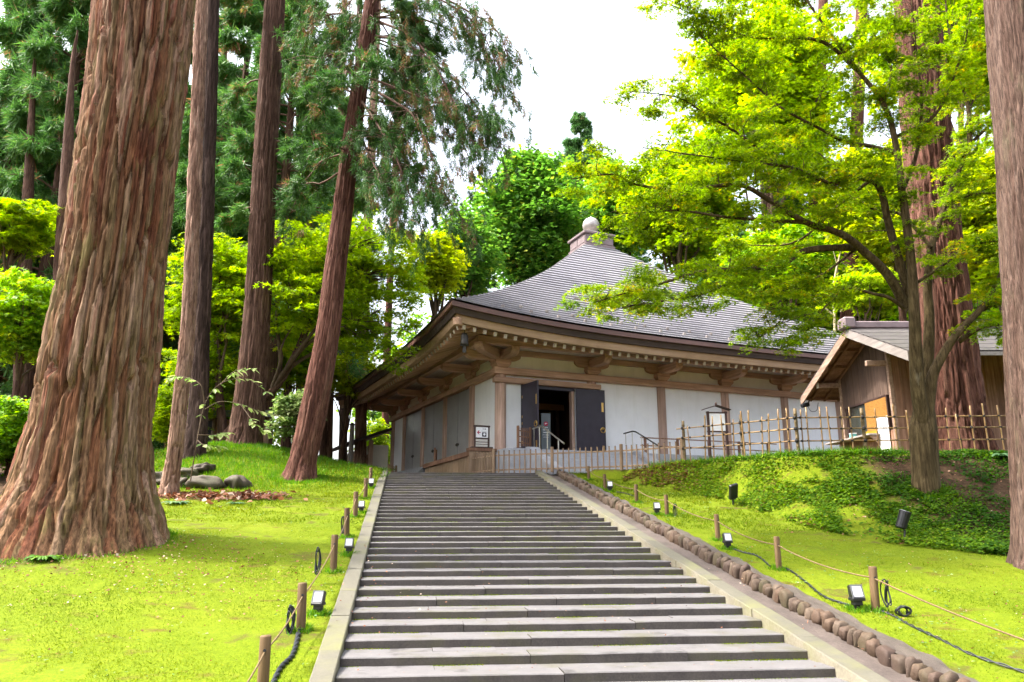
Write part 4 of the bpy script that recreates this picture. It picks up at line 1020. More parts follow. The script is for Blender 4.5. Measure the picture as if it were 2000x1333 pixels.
# upright notice panel in the doorway
nb = empty('standing_sign', hl(2.05, -0.42, 0.0), HA + math.radians(-8)); tag(nb, 'tall slate-grey notice panel with a red disc standing in the doorway', 'sign')
obj('board', MB().box(-0.22, 0.22, -0.02, 0.02, 0.02, 1.75, 0.005), M['banner'], nb); obj('foot', MB().box(-0.25, 0.25, -0.15, 0.15, 0, 0.025), M['iron'], nb)
ds = MB().lathe([(0.105, 0), (0.105, 0.004)], 18); ds.v = [(p[0], -0.021 - p[2], 1.27 + p[1]) for p in ds.v]; obj('disc', ds, M['print_red'], nb)
obj('disc_mark', MB().prism([(-0.06, 1.26), (-0.03, 1.31), (0.04, 1.31), (0.065, 1.27), (0.02, 1.28), (-0.02, 1.24)], 1, -0.0275, -0.0255), M['print_white'], nb)
tx = MB()
for z, n, wd, hh in ((1.09, 4, 0.04, 0.035), (0.97, 5, 0.052, 0.055), (0.86, 5, 0.05, 0.045), (0.755, 7, 0.04, 0.03), (0.66, 6, 0.036, 0.025)):
    for k in range(n):
        if z == 0.97 and k == 2: continue
        x = (k - (n - 1) / 2) * (wd + 0.006); 
        for q in range(3): tx.box(x - wd / 2, x + wd / 2 * random.uniform(0.2, 1), -0.0225, -0.0205, z + q * hh / 3, z + q * hh / 3 + hh * 0.2)
        tx.box(x - 0.004, x + 0.004, -0.0225, -0.0205, z, z + hh)
obj('lettering', tx, M['print_white'], nb)
# lattice barriers
def barrier(loc, rz, w_, h_, label, n=6):
    o = empty('lattice_barrier', loc, rz); tag(o, label, 'barrier')
    for k in range(n): obj('slat', MB().box(-w_ / 2 + k * w_ / (n - 1) - 0.02, -w_ / 2 + k * w_ / (n - 1) + 0.02, -0.015, 0.015, 0.12, h_, 0.004), M['red_wood'], o)
    for z in (0.25, h_ * 0.55, h_ * 0.82): obj('rail', MB().box(-w_ / 2 - 0.04, w_ / 2 + 0.04, 0.016, 0.05, z, z + 0.05, 0.004), M['red_wood'], o)
    for s_ in (-1, 1): obj('leg', MB().box(s_ * (w_ / 2 + 0.08) - 0.045, s_ * (w_ / 2 + 0.08) + 0.045, -0.045, 0.045, 0, h_ + 0.06, 0.006), M['red_wood'], o); obj('foot', MB().box(s_ * (w_ / 2 + 0.08) - 0.06, s_ * (w_ / 2 + 0.08) + 0.06, -0.22, 0.22, -0.03, 0.04, 0.006), M['dark_wood'], o)
barrier(hl(0.55, -1.35, 0.0), HA + 0.5, 0.72, 0.92, 'reddish slatted barrier standing left of the entrance handrail', 6)
barrier(hl(-1.1, 5.9, -0.45), HA + 1.2, 1.0, 0.95, 'reddish slatted barrier at the far end of the plank deck', 8)
barrier(hl(-2.6, 8.6, -1.14), HA + 0.9, 0.75, 0.95, 'reddish slatted barrier standing low beside the head of the left curb', 5)
# terrace railing right of the steps
tr_ = empty('terrace_railing', HC, HA); tag(tr_, 'thin reddish rail fence on the terrace right of the entrance', 'railing')
for x in (6.5, 8.3, 10.1, 11.9, 13.7): obj('post', MB().box(x - 0.05, x + 0.05, -1.72, -1.62, 0, 0.75, 0.006), M['red_wood'], tr_)
for z in (0.32, 0.68): obj('rail', MB().box(6.2, 14.2, -1.76, -1.725, z, z + 0.05, 0.005), M['red_wood'], tr_)
# tall framed notice board with a little roof
o = empty('notice_board', (8.05, 29.0, 3.58), 0.1); tag(o, 'tall dark-legged notice board with pale panel and tiny peaked roof', 'notice board')
for x in (-0.40, 0.32): obj('leg', MB().box(x, x + 0.09, -0.04, 0.04, 0.0, 2.28, 0.006), M['dark_wood'], o)
obj('board', MB().box(-0.31, 0.32, -0.02, 0.02, 1.52, 2.2), M['paper'], o)
for z in (1.46, 2.2): obj('cross_rail', MB().box(-0.42, 0.43, -0.03, 0.03, z, z + 0.055), M['dark_wood'], o)
for sx in (-1, 1):
    obj('roof_slat', MB().add([(0, -0.14, 2.50), (0, 0.14, 2.50), (sx * 0.55, 0.14, 2.33), (sx * 0.55, -0.14, 2.33), (0, -0.14, 2.53), (0, 0.14, 2.53), (sx * 0.55, 0.14, 2.36), (sx * 0.55, -0.14, 2.36)], [(0, 1, 2, 3), (4, 5, 6, 7), (0, 1, 5, 4), (1, 2, 6, 5), (2, 3, 7, 6), (3, 0, 4, 7)]), M['dark_wood'], o)
obj('knob', MB().lathe([(0.02, 2.50), (0.045, 2.56), (0.05, 2.6), (0.01, 2.65)], 10), M['dark_wood'], o)

# ------------------------------------------------------------------ ticket booth
ZB = 4.0
XV, XW = 13.2, 14.3                                  # verge and gable wall
YE, YP, YR = 24.0, 28.3, 33.4; ZEV, ZPK, ZRB = 7.15, 9.0, 7.05
YF, YB = 27.5, 31.7
XE = 24.0
bo = empty('ticket_booth', (XW, YF, ZB)); tag(bo, 'brown board-walled ticket booth with shingled gable roof behind the bamboo fence', 'booth')
def B(nm, mb, mt, par=None): return obj(nm, mb, M[mt], par or bo, loc=(-XW, -YF, -ZB) if par is None else None)
slope_f = (ZPK - ZEV) / (YP - YE); slope_r = (ZPK - ZRB) / (YR - YP)
def zr(y): return ZPK - (YP - y) * slope_f if y < YP else ZPK - (y - YP) * slope_r
def sheet(nm, x0, x1, ya, yb, off, th, mt, par=None):
    V = [(x, y, zr(y) + o_) for o_ in (off, off + th) for x, y in ((x0, ya), (x1, ya), (x1, yb), (x0, yb))]
    return B(nm, MB().add(V, [(0, 1, 2, 3), (4, 5, 6, 7), (0, 1, 5, 4), (1, 2, 6, 5), (2, 3, 7, 6), (3, 0, 4, 7)]), mt, par)
nC = 12
for k in range(nC):
    a, b = YE + (YP - YE) * k / nC, YE + (YP - YE) * (k + 1) / nC + 0.06
    sheet('roof_course', XV - 0.05, XE, a - (0.06 if k == 0 else 0), min(b, YP), 0.035 - 0.0, 0.03 + 0.012 * (1), 'booth_roof').location.z += 0.012 * (k % 2)
sheet('roof_slope', XV - 0.05, XE, YP, YR, 0.04, 0.05, 'booth_roof')
for k in range(26):
    ya = YP + (YR - YP) * k / 26; sheet('shingle', XV + 0.02, XE - 9.0, ya, ya + (YR - YP) / 26 - 0.008, 0.0 - 0.006 * (k % 2), 0.025, 'shingle')
sheet('roof_underside', XV + 0.02, XE - 0.1, YE + 0.05, YP - 0.01, -0.01, 0.03, 'hut_board_dark')
for x in np.arange(XV + 0.35, XV + 3.2, 0.62): sheet('rafter', x, x + 0.09, YP + 0.05, YR - 0.02, -0.13, 0.11, 'shingle')
for y in (YP + 1.2, YP + 2.4, YP + 3.6, YR - 0.15): B('purlin', MB().box(XV + 0.05, XV + 3.2, y, y + 0.09, zr(y) - 0.135, zr(y) - 0.02), 'shingle')
for x in np.arange(XV + 0.4, XE, 0.75): sheet('rafter', x, x + 0.09, YE + 0.1, YP - 0.1, -0.14, 0.12, 'hut_trim')
def barge(nm, ya, yb, mt): 
    V = [(x, y, zr(y) + o_) for x in (XV - 0.06, XV + 0.0) for y, o_ in ((ya, -0.30), (yb, -0.30), (yb, 0.03), (ya, 0.03))]
    return B(nm, MB().add(V, [(0, 1, 2, 3), (4, 5, 6, 7), (0, 1, 5, 4), (1, 2, 6, 5), (2, 3, 7, 6), (3, 0, 4, 7)]), mt)
barge('barge_board', YE, YP, 'grey_trim'); barge('barge_board', YP, YR, 'hut_trim')
B('ridge_cap', MB().box(XV - 0.12, XE, YP - 0.24, YP + 0.24, ZPK + 0.02, ZPK + 0.30, 0.04), 'roban'); B('ridge_end', MB().box(XV - 0.22, XV + 0.25, YP - 0.34, YP + 0.34, ZPK + 0.0, ZPK + 0.46, 0.06), 'roban')
B('eave_board', MB().box(XV - 0.02, XE, YE - 0.06, YE - 0.01, ZEV - 0.12, ZEV + 0.05), 'grey_trim')
# walls of upright boards
k = 0; x = XW
while x < XE - 0.4:
    wd = random.uniform(0.26, 0.36); B('wall_board', MB().box(x + 0.004, x + wd - 0.004, YF - 0.03 - 0.01 * (k % 2), YF, ZB - 0.4, ZEV + 1.1, 0.006), 'hut_board'); x += wd; k += 1
WY0, WY1 = YF + 0.35, YB - 0.35                      # opening in the gable wall
WZ0, WZ1 = ZB + 1.05, ZB + 2.28
y = YF
while y < YB:
    wd = 0.28; yb_ = min(y + wd, YB); 
    B('wall_board', MB().box(XW - 0.03 - 0.008 * (k % 2), XW, y + 0.004, yb_ - 0.004, WZ1 + 0.05, zr(y + 0.14) - 0.02, 0.006), 'hut_board_dark')
    B('wall_board', MB().box(XW - 0.03 - 0.008 * (k % 2), XW, y + 0.004, yb_ - 0.004, ZB - 0.4, WZ0 - 0.05, 0.006), 'hut_board'); y += wd; k += 1
for yy, zt in ((YF - 0.06, 8.2), (YB - 0.06, 7.7)): B('corner_post', MB().box(XW - 0.10, XW + 0.05, yy, yy + 0.14, ZB - 0.4, zt, 0.01), 'hut_trim')
B('tie_beam', MB().box(XV + 0.25, XW + 0.1, YF - 0.02, YF + 0.14, ZEV + 0.25, ZEV + 0.45, 0.01), 'hut_trim'); B('tie_beam', MB().box(XV + 0.1, XW + 0.1, YB - 0.05, YB + 0.11, ZEV + 0.12, ZEV + 0.32, 0.01), 'hut_trim')
B('beam_end', MB().box(XV + 0.06, XV + 0.1, YB - 0.07, YB + 0.13, ZEV + 0.1, ZEV + 0.34), 'white_end')
B('back_wall', MB().box(XW + 0.02, XE, YB, YB + 0.06, ZB - 0.4, ZEV + 0.4), 'hut_board_dark')
fw = MB()
B('window_frame', MB().box(XW - 0.07, XW + 0.02, WY0, WY1, WZ1, WZ1 + 0.07).box(XW - 0.07, XW + 0.02, WY0, WY1, WZ0 - 0.06, WZ0).box(XW - 0.07, XW + 0.02, WY1 - 0.08, WY1, WZ0, WZ1).box(XW - 0.07, XW + 0.02, WY0, WY0 + 0.08, WZ0, WZ1), 'dark_wood')
B('window_pane', MB().box(XW - 0.01, XW + 0.005, WY0 + 1.75, WY1 - 0.08, WZ0, WZ1), 'pane')
B('inner_wall', MB().box(XW + 1.9, XW + 2.0, YF + 0.05, YB - 0.05, ZB, WZ1 + 0.4), 'hut_board_dark')
B('chipboard_sheet', MB().box(XW - 0.065, XW - 0.045, WY0 + 0.06, WY0 + 1.80, WZ0 - 0.35, WZ1 + 0.02), 'osb')
B('counter_shelf', MB().box(XW - 0.55, XW - 0.02, WY0 + 0.7, YB + 1.0, WZ0 - 0.16, WZ0 - 0.09, 0.008), 'grey_trim')
for yy in (WY0 + 0.8, YB - 0.2): B('shelf_bracket', MB().prism([(XW - 0.5, WZ0 - 0.165), (XW - 0.04, WZ0 - 0.165), (XW - 0.04, WZ0 - 0.6)], 1, yy, yy + 0.05), 'hut_trim')
nt_ = empty('paper_notice', (XW - 0.09, WY0 + 0.35, WZ0)); tag(nt_, 'white paper notice with columns of black writing pinned on the booth', 'notice')
obj('sheet', MB().box(-0.012, 0, -0.30, 0.58, -0.25, 0.50), M['paper'], nt_); obj('lower_sheet', MB().box(-0.012, 0, -0.30, 0.52, -1.0, -0.262), M['print_white'], nt_)
tx = MB()
for y_, n in ((-0.16, 3), (0.06, 4), (0.28, 2)):
    for q in range(n * 2):
        z = 0.42 - q * 0.082 * (1.0 if n > 2 else 1.3)
        if random.random() < 0.12: continue
        for e in range(3): tx.box(-0.0145, -0.0125, y_ - 0.045 * random.uniform(.4, 1), y_ + 0.045 * random.uniform(.4, 1), z + e * 0.018, z + e * 0.018 + 0.008)
        tx.box(-0.0145, -0.0125, y_ - 0.006, y_ + 0.006, z - 0.004, z + 0.05)
obj('lettering', tx, M['print_dark'], nt_)
ty = empty('yellow_tray', (XW - 0.3, WY0 + 1.1, WZ0 - 0.088)); tag(ty, 'small yellow tray on the booth counter', 'tray')
obj('tray_body', MB().prism([(-0.16, 0), (0.16, 0), (0.2, 0.09), (-0.2, 0.09)], 1, -0.25, 0.25), M['yellow_thing'], ty)
ty = empty('teal_box', (XW - 0.35, WY0 + 2.5, WZ0 - 0.088)); tag(ty, 'small pale teal box on the booth counter', 'box'); obj('box_body', MB().box(-0.1, 0.1, -0.12, 0.12, 0, 0.16, 0.01), M['teal_thing'], ty); obj('lid', MB().box(-0.11, 0.11, -0.13, 0.13, 0.162, 0.19, 0.006), M['paper'], ty)
sc_o = empty('security_camera', (XV + 0.15, YR - 0.2, zr(YR) - 0.2)); tag(sc_o, 'small black camera under the low left corner of the booth roof', 'camera')
obj('camera_body', MB().tube([(0.05, 0, -0.08), (-0.28, -0.05, -0.16)], 0.10, 10), M['black'], sc_o); obj('bracket', MB().tube([(0.1, 0, 0.1), (0.05, 0, -0.08)], 0.03, 6), M['black'], sc_o); obj('lead', MB().tube(smooth_path([(0, 0, -0.15), (0.15, 0, -0.4), (0.4, 0, -0.35), (0.5, 0, 0.0)], 14), 0.012, 5), M['cable'], sc_o)
# small shed in the trees on the left
sh = empty('small_shed', (-13.2, 33.0, 4.72)); tag(sh, 'small weathered plank shed with ribbed green roof behind the left trunks', 'shed')
for k in range(5): obj('wall_plank', MB().box(-0.05, 2.3, -0.04, 0.0, -0.3 + k * 0.33, 0.02 + k * 0.33, 0.01), M['hut_board'], sh)
for x in (-0.16, 2.25): obj('corner_post', MB().box(x, x + 0.12, -0.08, 0.05, -0.3, 1.45, 0.01), M['fence_wood'], sh)
obj('side_wall', MB().box(-0.05, 0.02, 0.0, 1.8, -0.3, 1.4), M['hut_board_dark'], sh); obj('door_gap', MB().box(-1.0, -0.17, 0.4, 0.5, -0.3, 1.35), M['black'], sh)
for k in range(6): obj('roof_rib', MB().box(-0.55, 2.7, -0.42 + k * 0.06, -0.37 + k * 0.06, 1.42 + k * 0.055, 1.47 + k * 0.055, 0.01), M['small_roof'], sh)
obj('roof_sheet', MB().add([(-0.55, -0.45, 1.40), (2.7, -0.45, 1.40), (2.7, 1.8, 1.9), (-0.55, 1.8, 1.9), (-0.55, -0.45, 1.44), (2.7, -0.45, 1.44), (2.7, 1.8, 1.98), (-0.55, 1.8, 1.98)], [(0, 1, 2, 3), (4, 5, 6, 7), (0, 1, 5, 4), (1, 2, 6, 5), (2, 3, 7, 6), (3, 0, 4, 7)]), M['frame_grey'], sh)
obj('roof_end', MB().box(-0.6, -0.55, -0.47, 1.8, 1.38, 1.78), M['grey_trim'], sh)
# rocks below the mound
for i, (px, py, Y, sx, sy, sz, lb) in enumerate(((405, 962, 23.3, 0.62, 0.4, 0.30, 'long grey-brown boulder at the foot of the mound'), (462, 955, 23.6, 0.42, 0.38, 0.30, 'mossy pale boulder right of the long boulder'),
        (368, 925, 24.6, 0.40, 0.35, 0.24, 'rounded brown boulder higher up behind the slim trunk'), (318, 950, 23.6, 0.45, 0.4, 0.30, 'dark mossy boulder left of the slim trunk'), (392, 920, 25.2, 0.5, 0.4, 0.2, 'flat mossy boulder on the mound edge'), (345, 962, 23.2, 0.3, 0.3, 0.22, 'small dark rock at the slim trunk foot'))):
    P = at(px, py, Y); P[2] = gz(P[0], P[1]) + sz * 0.35
    o = link('boulder', stone_mesh(300 + i, sx, sy, sz, 11, 0.42, 0.85), M['rock'], loc=P, rot=(0.1 * i, 0.05, i * 1.1)); tag(o, lb, 'boulder', 'boulders below the mound')
# ------------------------------------------------------------------ tree builders
def trunk_mesh(name, path, radii, nth=72, nL=140, cells=26, clen=0.9, amp=0.03, seed=1, lobe=0.0, lobe_h=0.6, nlobe=7, twist=0.0):
    P = smooth_path(path, nL)
    r = smooth_path(np.stack([radii, radii, radii], -1), nL)[:, 0]
    L = np.concatenate([[0], np.cumsum(np.linalg.norm(np.diff(P, axis=0), axis=1))])
    th = np.arange(nth) * 2 * np.pi / nth
    TH, LL = np.meshgrid(th, L)
    u = TH / (2 * np.pi) * cells
    u = u + 0.8 * (vnoise(TH / (2 * np.pi) * 8, LL * 0.45, seed, 8) - 0.5) + 0.22 * (vnoise(TH / (2 * np.pi) * 24, LL * 1.3, seed + 3, 24) - 0.5) + twist * LL
    f1, f2, idn = voronoi(u, LL / clen + 0.6 * vnoise(TH / (2 * np.pi) * cells, LL * 0, seed + 2, cells), seed, cells)
    gr = np.clip((f2 - f1) / 0.16, 0, 1); gr = gr * gr * (3 - 2 * gr)
    g1, g2, id2 = voronoi(u * 2 + 7, LL / clen * 1.7, seed + 20, cells * 2)
    gr2 = np.clip((g2 - g1) / 0.35, 0, 1)
    h1, h2, _ = voronoi(u * 4 + 3, LL / clen * 3.1, seed + 40, cells * 4)
    dsp = 0.16 * amp * np.clip((h2 - h1) / 0.4, 0, 1) + amp * (gr * (0.6 + 0.8 * idn) + 0.35 * gr2 + 0.2 * id2) - amp * 1.25
    bl = 1 + lobe * np.exp(-LL / lobe_h) * np.cos(TH * nlobe + 3 * vnoise(TH / (2 * np.pi) * 5, LL * 0.3, seed + 7, 5)) + 0.05 * (vnoise(TH / (2 * np.pi) * 6, LL * 0.35, seed + 31, 6) - 0.5)
    R_ = r[:, None] * bl + dsp
    V = P[:, None, :] + np.stack([R_ * np.cos(TH), R_ * np.sin(TH), 0 * TH], -1)
    i, j = np.meshgrid(np.arange(nL - 1), np.arange(nth), indexing='ij')
    F = np.stack([i * nth + j, i * nth + (j + 1) % nth, (i + 1) * nth + (j + 1) % nth, (i + 1) * nth + j], -1).reshape(-1, 4)
    c = np.clip(0.8 * idn + 0.2 * id2, 0, 1)
    return mesh_np(name, V.reshape(-1, 3), F, c.ravel(), 'POINT', True)
def px_path(rows, Y, dY=0.0):
    pts, rad = [], []
    for i, (px, py, hw) in enumerate(rows):
        P = at(px, py, Y + dY * i); pts.append(P); rad.append(hw * depth(P) / FPX)
    return np.array(pts), np.array(rad)

SHAPE = {'kite': (np.array([(0, 0, 0), (0.45, 0.40, 0.06), (1, 0, -0.05), (0.45, -0.40, 0.06)]), np.array([(0, 1, 2, 3)])),
         'lobe3': (np.array([(0, 0.19, 0), (0, -0.19, 0), (1.0, 0, -0.06), (-0.05, 0.0, 0), (0.36, 0.14, 0), (0.55, 0.72, -0.05), (0.36, -0.14, 0), (-0.05, 0.0, 0), (0.55, -0.72, -0.05)]), np.array([(0, 1, 2), (3, 4, 5), (6, 7, 8)])),
         'needle': (np.array([(0, 0.06, 0), (0, -0.06, 0), (1, 0, 0)]), np.array([(0, 1, 2)])),
         'frond': (np.array([(0, 0.03, 0), (0, -0.03, 0), (0.55, -0.085, 0.0), (1, 0, -0.1), (0.55, 0.085, 0.0)]), np.array([(0, 1, 2, 3, 4)]))}
def unit(a): return a / (np.linalg.norm(a, axis=-1, keepdims=True) + 1e-9)
def leaves_np(C, Nn, D, size, shape):
    D = unit(D); Bv = unit(np.cross(Nn, D)); Nn = np.cross(D, Bv)
    sv, sf = SHAPE[shape]; n, k = len(C), len(sv)
    V = C[:, None, :] + size[:, None, None] * (sv[None, :, 0, None] * D[:, None, :] + sv[None, :, 1, None] * Bv[:, None, :] + sv[None, :, 2, None] * Nn[:, None, :])
    F = (np.arange(n)[:, None, None] * k + sf[None]).reshape(-1, sf.shape[1])
    return V.reshape(-1, 3), F, len(sf)
class Crown:
    def __init__(s, shape): s.sh, s.C, s.N, s.D, s.S, s.R = shape, [], [], [], [], []
    def add(s, C, Nn, D, S_, R_): s.C.append(C); s.N.append(Nn); s.D.append(D); s.S.append(S_); s.R.append(R_)
    def pad(s, c, R, n, size, thick=0.08, tilt=0.25, droop=0.18, shade=None):
        a = rng.uniform(0, 6.283, n); r = R * np.sqrt(rng.uniform(0.0, 1, n)) * (0.75 + 0.35 * np.sin(a * 3 + rng.uniform(0, 6)))
        tx, ty = rng.normal(0, tilt, 2)
        x, y = r * np.cos(a), r * np.sin(a)
        z = rng.normal(0, thick, n) - droop * (r / R) ** 2 * R + tx * x * 0.5 + ty * y * 0.5
        nn = unit(np.stack([rng.normal(tx, 0.42, n), rng.normal(ty, 0.42, n), np.ones(n)], -1))
        d = np.stack([np.cos(a) + rng.normal(0, 0.6, n), np.sin(a) + rng.normal(0, 0.6, n), rng.normal(-0.25, 0.3, n)], -1)
        sh = rng.uniform(-0.22, 0.22) if shade is None else shade
        s.add(c + np.stack([x, y, z], -1), nn, d, size * rng.uniform(0.65, 1.25, n), np.clip(rng.normal(0.5 + sh, 0.2, n), 0, 1))
    def mesh(s, name):
        C, Nn, D, S_, R_ = map(np.concatenate, (s.C, s.N, s.D, s.S, s.R))
        V, F, k = leaves_np(C, Nn, D, S_, s.sh)
        return mesh_np(name, V, F, np.repeat(R_, k), 'FACE')
def shift(me_o, base): return me_o
def limb(a, b, r0, r1, sag=0.0, n=8, jit=0.12, sides=6):
    a, b = np.asarray(a, float), np.asarray(b, float); L = np.linalg.norm(b - a)
    t = np.linspace(0, 1, n)[:, None]
    P = a * (1 - t) + b * t + np.array([0, 0, 1.0]) * (sag * 4 * t * (1 - t)) * L
    k = rng.normal(0, jit, (4, 3)); P += smooth_path(np.vstack([np.zeros(3), k, np.zeros(3)]), n) * L * 0.18
    return tube_np(P, np.linspace(r0, r1, n), sides), P

def broadleaf(name, label, group, base, cen, rad, npads, padR, nleaf, lsize, mat, r0, bark='bark_brown', shape='kite', flat=0.12, cat_='tree', droop=0.18, seed=None, shadeh=0.0, nlimb=12):
    base, cen, rad = np.array(base, float), np.array(cen, float), np.array(rad, float)
    t = empty(name, base); tag(t, label, cat_, group)
    cr = Crown(shape)
    q = unit(rng.normal(size=(npads, 3))) * (rng.uniform(0.12, 1, npads) ** 0.42)[:, None]
    q *= (0.82 + 0.3 * np.sin(q[:, :1] * 5 + rng.uniform(0, 6)) * np.cos(q[:, 1:2] * 4))
    PC = cen + q * rad
    fork = base * 0.45 + (cen - np.array([0, 0, rad[2] * 0.55])) * 0.55; fork[2] = max(fork[2], base[2] + 0.35)
    top = cen + np.array([0, 0, rad[2] * 0.5])
    tp = np.array([base - [0, 0, 0.3], base * 0.5 + fork * 0.5 + rng.normal(0, 0.06, 3) * [1, 1, 0] * rad[0] * 0.3, fork, fork * 0.5 + cen * 0.5 + rng.normal(0, 0.1, 3) * rad * 0.4, top])
    tr = r0 * np.array([1.25, 0.95, 0.8, 0.5, 0.15])
    link('trunk', trunk_mesh('trunk', tp - base, tr, 28, 60, 14, 0.8, r0 * 0.09, seed or 3, 0.12, r0 * 3), M[bark], t)
    br, pts = [], [smooth_path(tp, 14)[6:]]
    for i in rng.permutation(npads)[:nlimb]:
        st = pts[0][rng.integers(0, 6)]
        (v, f), P = limb(st, PC[i], r0 * 0.42, r0 * 0.08, 0.08); br.append((v, f)); pts.append(P[2:])
    allp = np.concatenate(pts)
    for c in PC:
        dd = allp - c; k = int(np.argmin((dd ** 2).sum(1) + 2 * np.maximum(dd[:, 2], 0)))
        (v, f), P = limb(allp[k], c, r0 * 0.10, r0 * 0.03, 0.05, 4, 0.12, 3); br.append((v, f))
        cr.pad(c, padR * rng.uniform(0.65, 1.3), nleaf, lsize, flat * padR, 0.22, droop, shade=float(np.clip(rng.normal(0, 0.13) + shadeh, -.35, .4)))
    V, F = cat(br); link('branches', mesh_np('branches', V - base, F, smooth=True), M['twig'], t)
    me = cr.mesh('crown'); co = np.empty(len(me.vertices) * 3, np.float32); me.vertices.foreach_get('co', co); me.vertices.foreach_set('co', (co.reshape(-1, 3) - base).astype(np.float32).ravel()); me.update()
    link('crown', me, M[mat], t)
    return t

def needle_clump(cr, c, d, n, L, spread=0.75, down=0.35, shade=0.0):
    dd = unit(np.asarray(d)[None, :] + rng.normal(0, spread, (n, 3)) + np.array([0, 0, -down]))
    st = c + rng.normal(0, L * 0.22, (n, 3))
    cr.add(st, rng.normal(0, 1, (n, 3)), dd, L * rng.uniform(0.55, 1.25, n), np.clip(rng.normal(0.45 + shade, 0.16, n), 0, 1))
def tassel(cr, c, L, n, nl, shade, tg):
    u = rng.uniform(0, 1, n); sw = rng.normal(0, 0.25, 2)
    ax = unit(np.array([tg[0] * 0.35 + sw[0], tg[1] * 0.35 + sw[1], -1.0]))
    P = c + ax * (u * L)[:, None] + rng.normal(0, 0.035, (n, 3))
    d = unit(ax * 0.9 + rng.normal(0, 0.5, (n, 3)))
    cr.add(P, rng.normal(0, 1, (n, 3)), d, nl * rng.uniform(0.7, 1.4, n), np.clip(rng.normal(0.45 + shade, 0.14, n), 0, 1))
def conifer_branch(cr, br, a, az, L, el, droop, r, n_cl, n_nd, ndl, start=0.35, dead=0.05, side=True):
    d = np.array([math.sin(az), math.cos(az), 0.0])
    t = np.linspace(0, 1, 9)[:, None]
    P = a + d * L * t + np.array([0, 0, 1.0]) * (math.tan(el) * L * t - droop * L * t * t) + smooth_path(np.vstack([np.zeros(3), rng.normal(0, 0.05, (3, 3)) * L]), 9)
    br.append(tube_np(P, np.linspace(r, r * 0.2, 9), 5))
    sidev = np.array([d[1], -d[0], 0])
    for k in range(n_cl):
        u = start + (1 - start) * rng.uniform() ** 0.8
        i = min(7, int(u * 8)); p = P[i] + (P[i + 1] - P[i]) * (u * 8 - i)
        o = sidev * rng.normal(0, 0.16 * L * (1.1 - u * 0.5)) + np.array([0, 0, -abs(rng.normal(0, 0.07 * L))])
        if abs(o @ sidev) > 0.15 and side: br.append(tube_np(np.array([p, p + o * 0.55 + [0, 0, 0.05], p + o]), [r * 0.25, r * 0.18, r * 0.1], 3))
        needle_clump(cr, p + o, d * 0.8 + unit(o + 1e-6) * 0.5, n_nd, ndl, shade=0.48 if rng.uniform() < dead else rng.normal(0, 0.1))
def conifer_meshes(seed, H, z0, Rmax, nbr, ncl, nnd, ndl, r0):
    cr, br = Crown('needle'), []
    for k in range(nbr):
        f = rng.uniform() ; z = z0 + (H - z0) * f
        L = Rmax * (1 - f) ** 0.75 * rng.uniform(0.65, 1.1) + 0.35
        conifer_branch(cr, br, np.array([0, 0, z]), rng.uniform(0, 6.283), L, math.radians(12 + 25 * f), 0.55 * (1 - f), 0.05 * r0 / 0.3, ncl, nnd, ndl * ((0.45 + 0.55 * (1 - f)) if H > 40 else 1.0))
    V, F = cat(br)
    tp = np.array([(0, 0, -0.4), (0.05, 0, H * 0.3), (0, 0.08, H * 0.7), (0, 0, H)]); 
    return trunk_mesh('trunk', tp, np.array([r0 * 1.15, r0 * 0.85, r0 * 0.5, 0.03]), 24, 70, 14, 1.2, 0.02, seed, 0.1, 0.5), mesh_np('branches', V, F, smooth=True), cr.mesh('crown')
CONI = {}
def conifer(key, label, group, base, rz, sc_, mat='needle', bark='bark_brown', name='cedar_tree'):
    t = empty(name, base, rz); t.scale = (sc_[0], sc_[0], sc_[1]); tag(t, label, 'tree', group)
    tm, bm_, cm_ = CONI[key]
    link('trunk', tm, M[bark], t); link('branches', bm_, M['twig_brown'], t); co = link('crown', cm_, M[mat], t)
    if cm_.materials[0] != M[mat]: co.material_slots[0].link = 'OBJECT'; co.material_slots[0].material = M[mat]
    return t

# ------------------------------------------------------------------ the giant cedar on the left
def px_tree(name, label, rows, Y, bark, dY=0.0, **kw):
    pts, rad = px_path(rows, Y, dY); base = pts[0].copy()
    t = empty(name, base); tag(t, label, 'tree')
    link('trunk', trunk_mesh('trunk', pts - base, rad, **kw), M[bark], t)
    return t, pts, rad
giant, _, _ = px_tree('giant_cedar', 'enormous old cedar trunk with deeply furrowed red-brown bark on the left lawn',
    [(142, 1150, 205), (148, 1105, 184), (151, 1065, 166), (153, 1040, 154), (156, 1000, 142), (164, 950, 121), (171, 890, 110), (183, 800, 98), (195, 710, 99), (220, 530, 88), (244, 350, 86), (266, 190, 83), (283, 0, 84), (316, -400, 82), (343, -900, 78)], 14.6, 'bark_giant',
    nth=270, nL=340, cells=48, clen=2.4, amp=0.125, seed=5, lobe=0.06, lobe_h=0.55, nlobe=9)
# burl low on the right flank of the trunk, bark scraps and the hollow at the root
hz = at(190, 1062, 13.35)
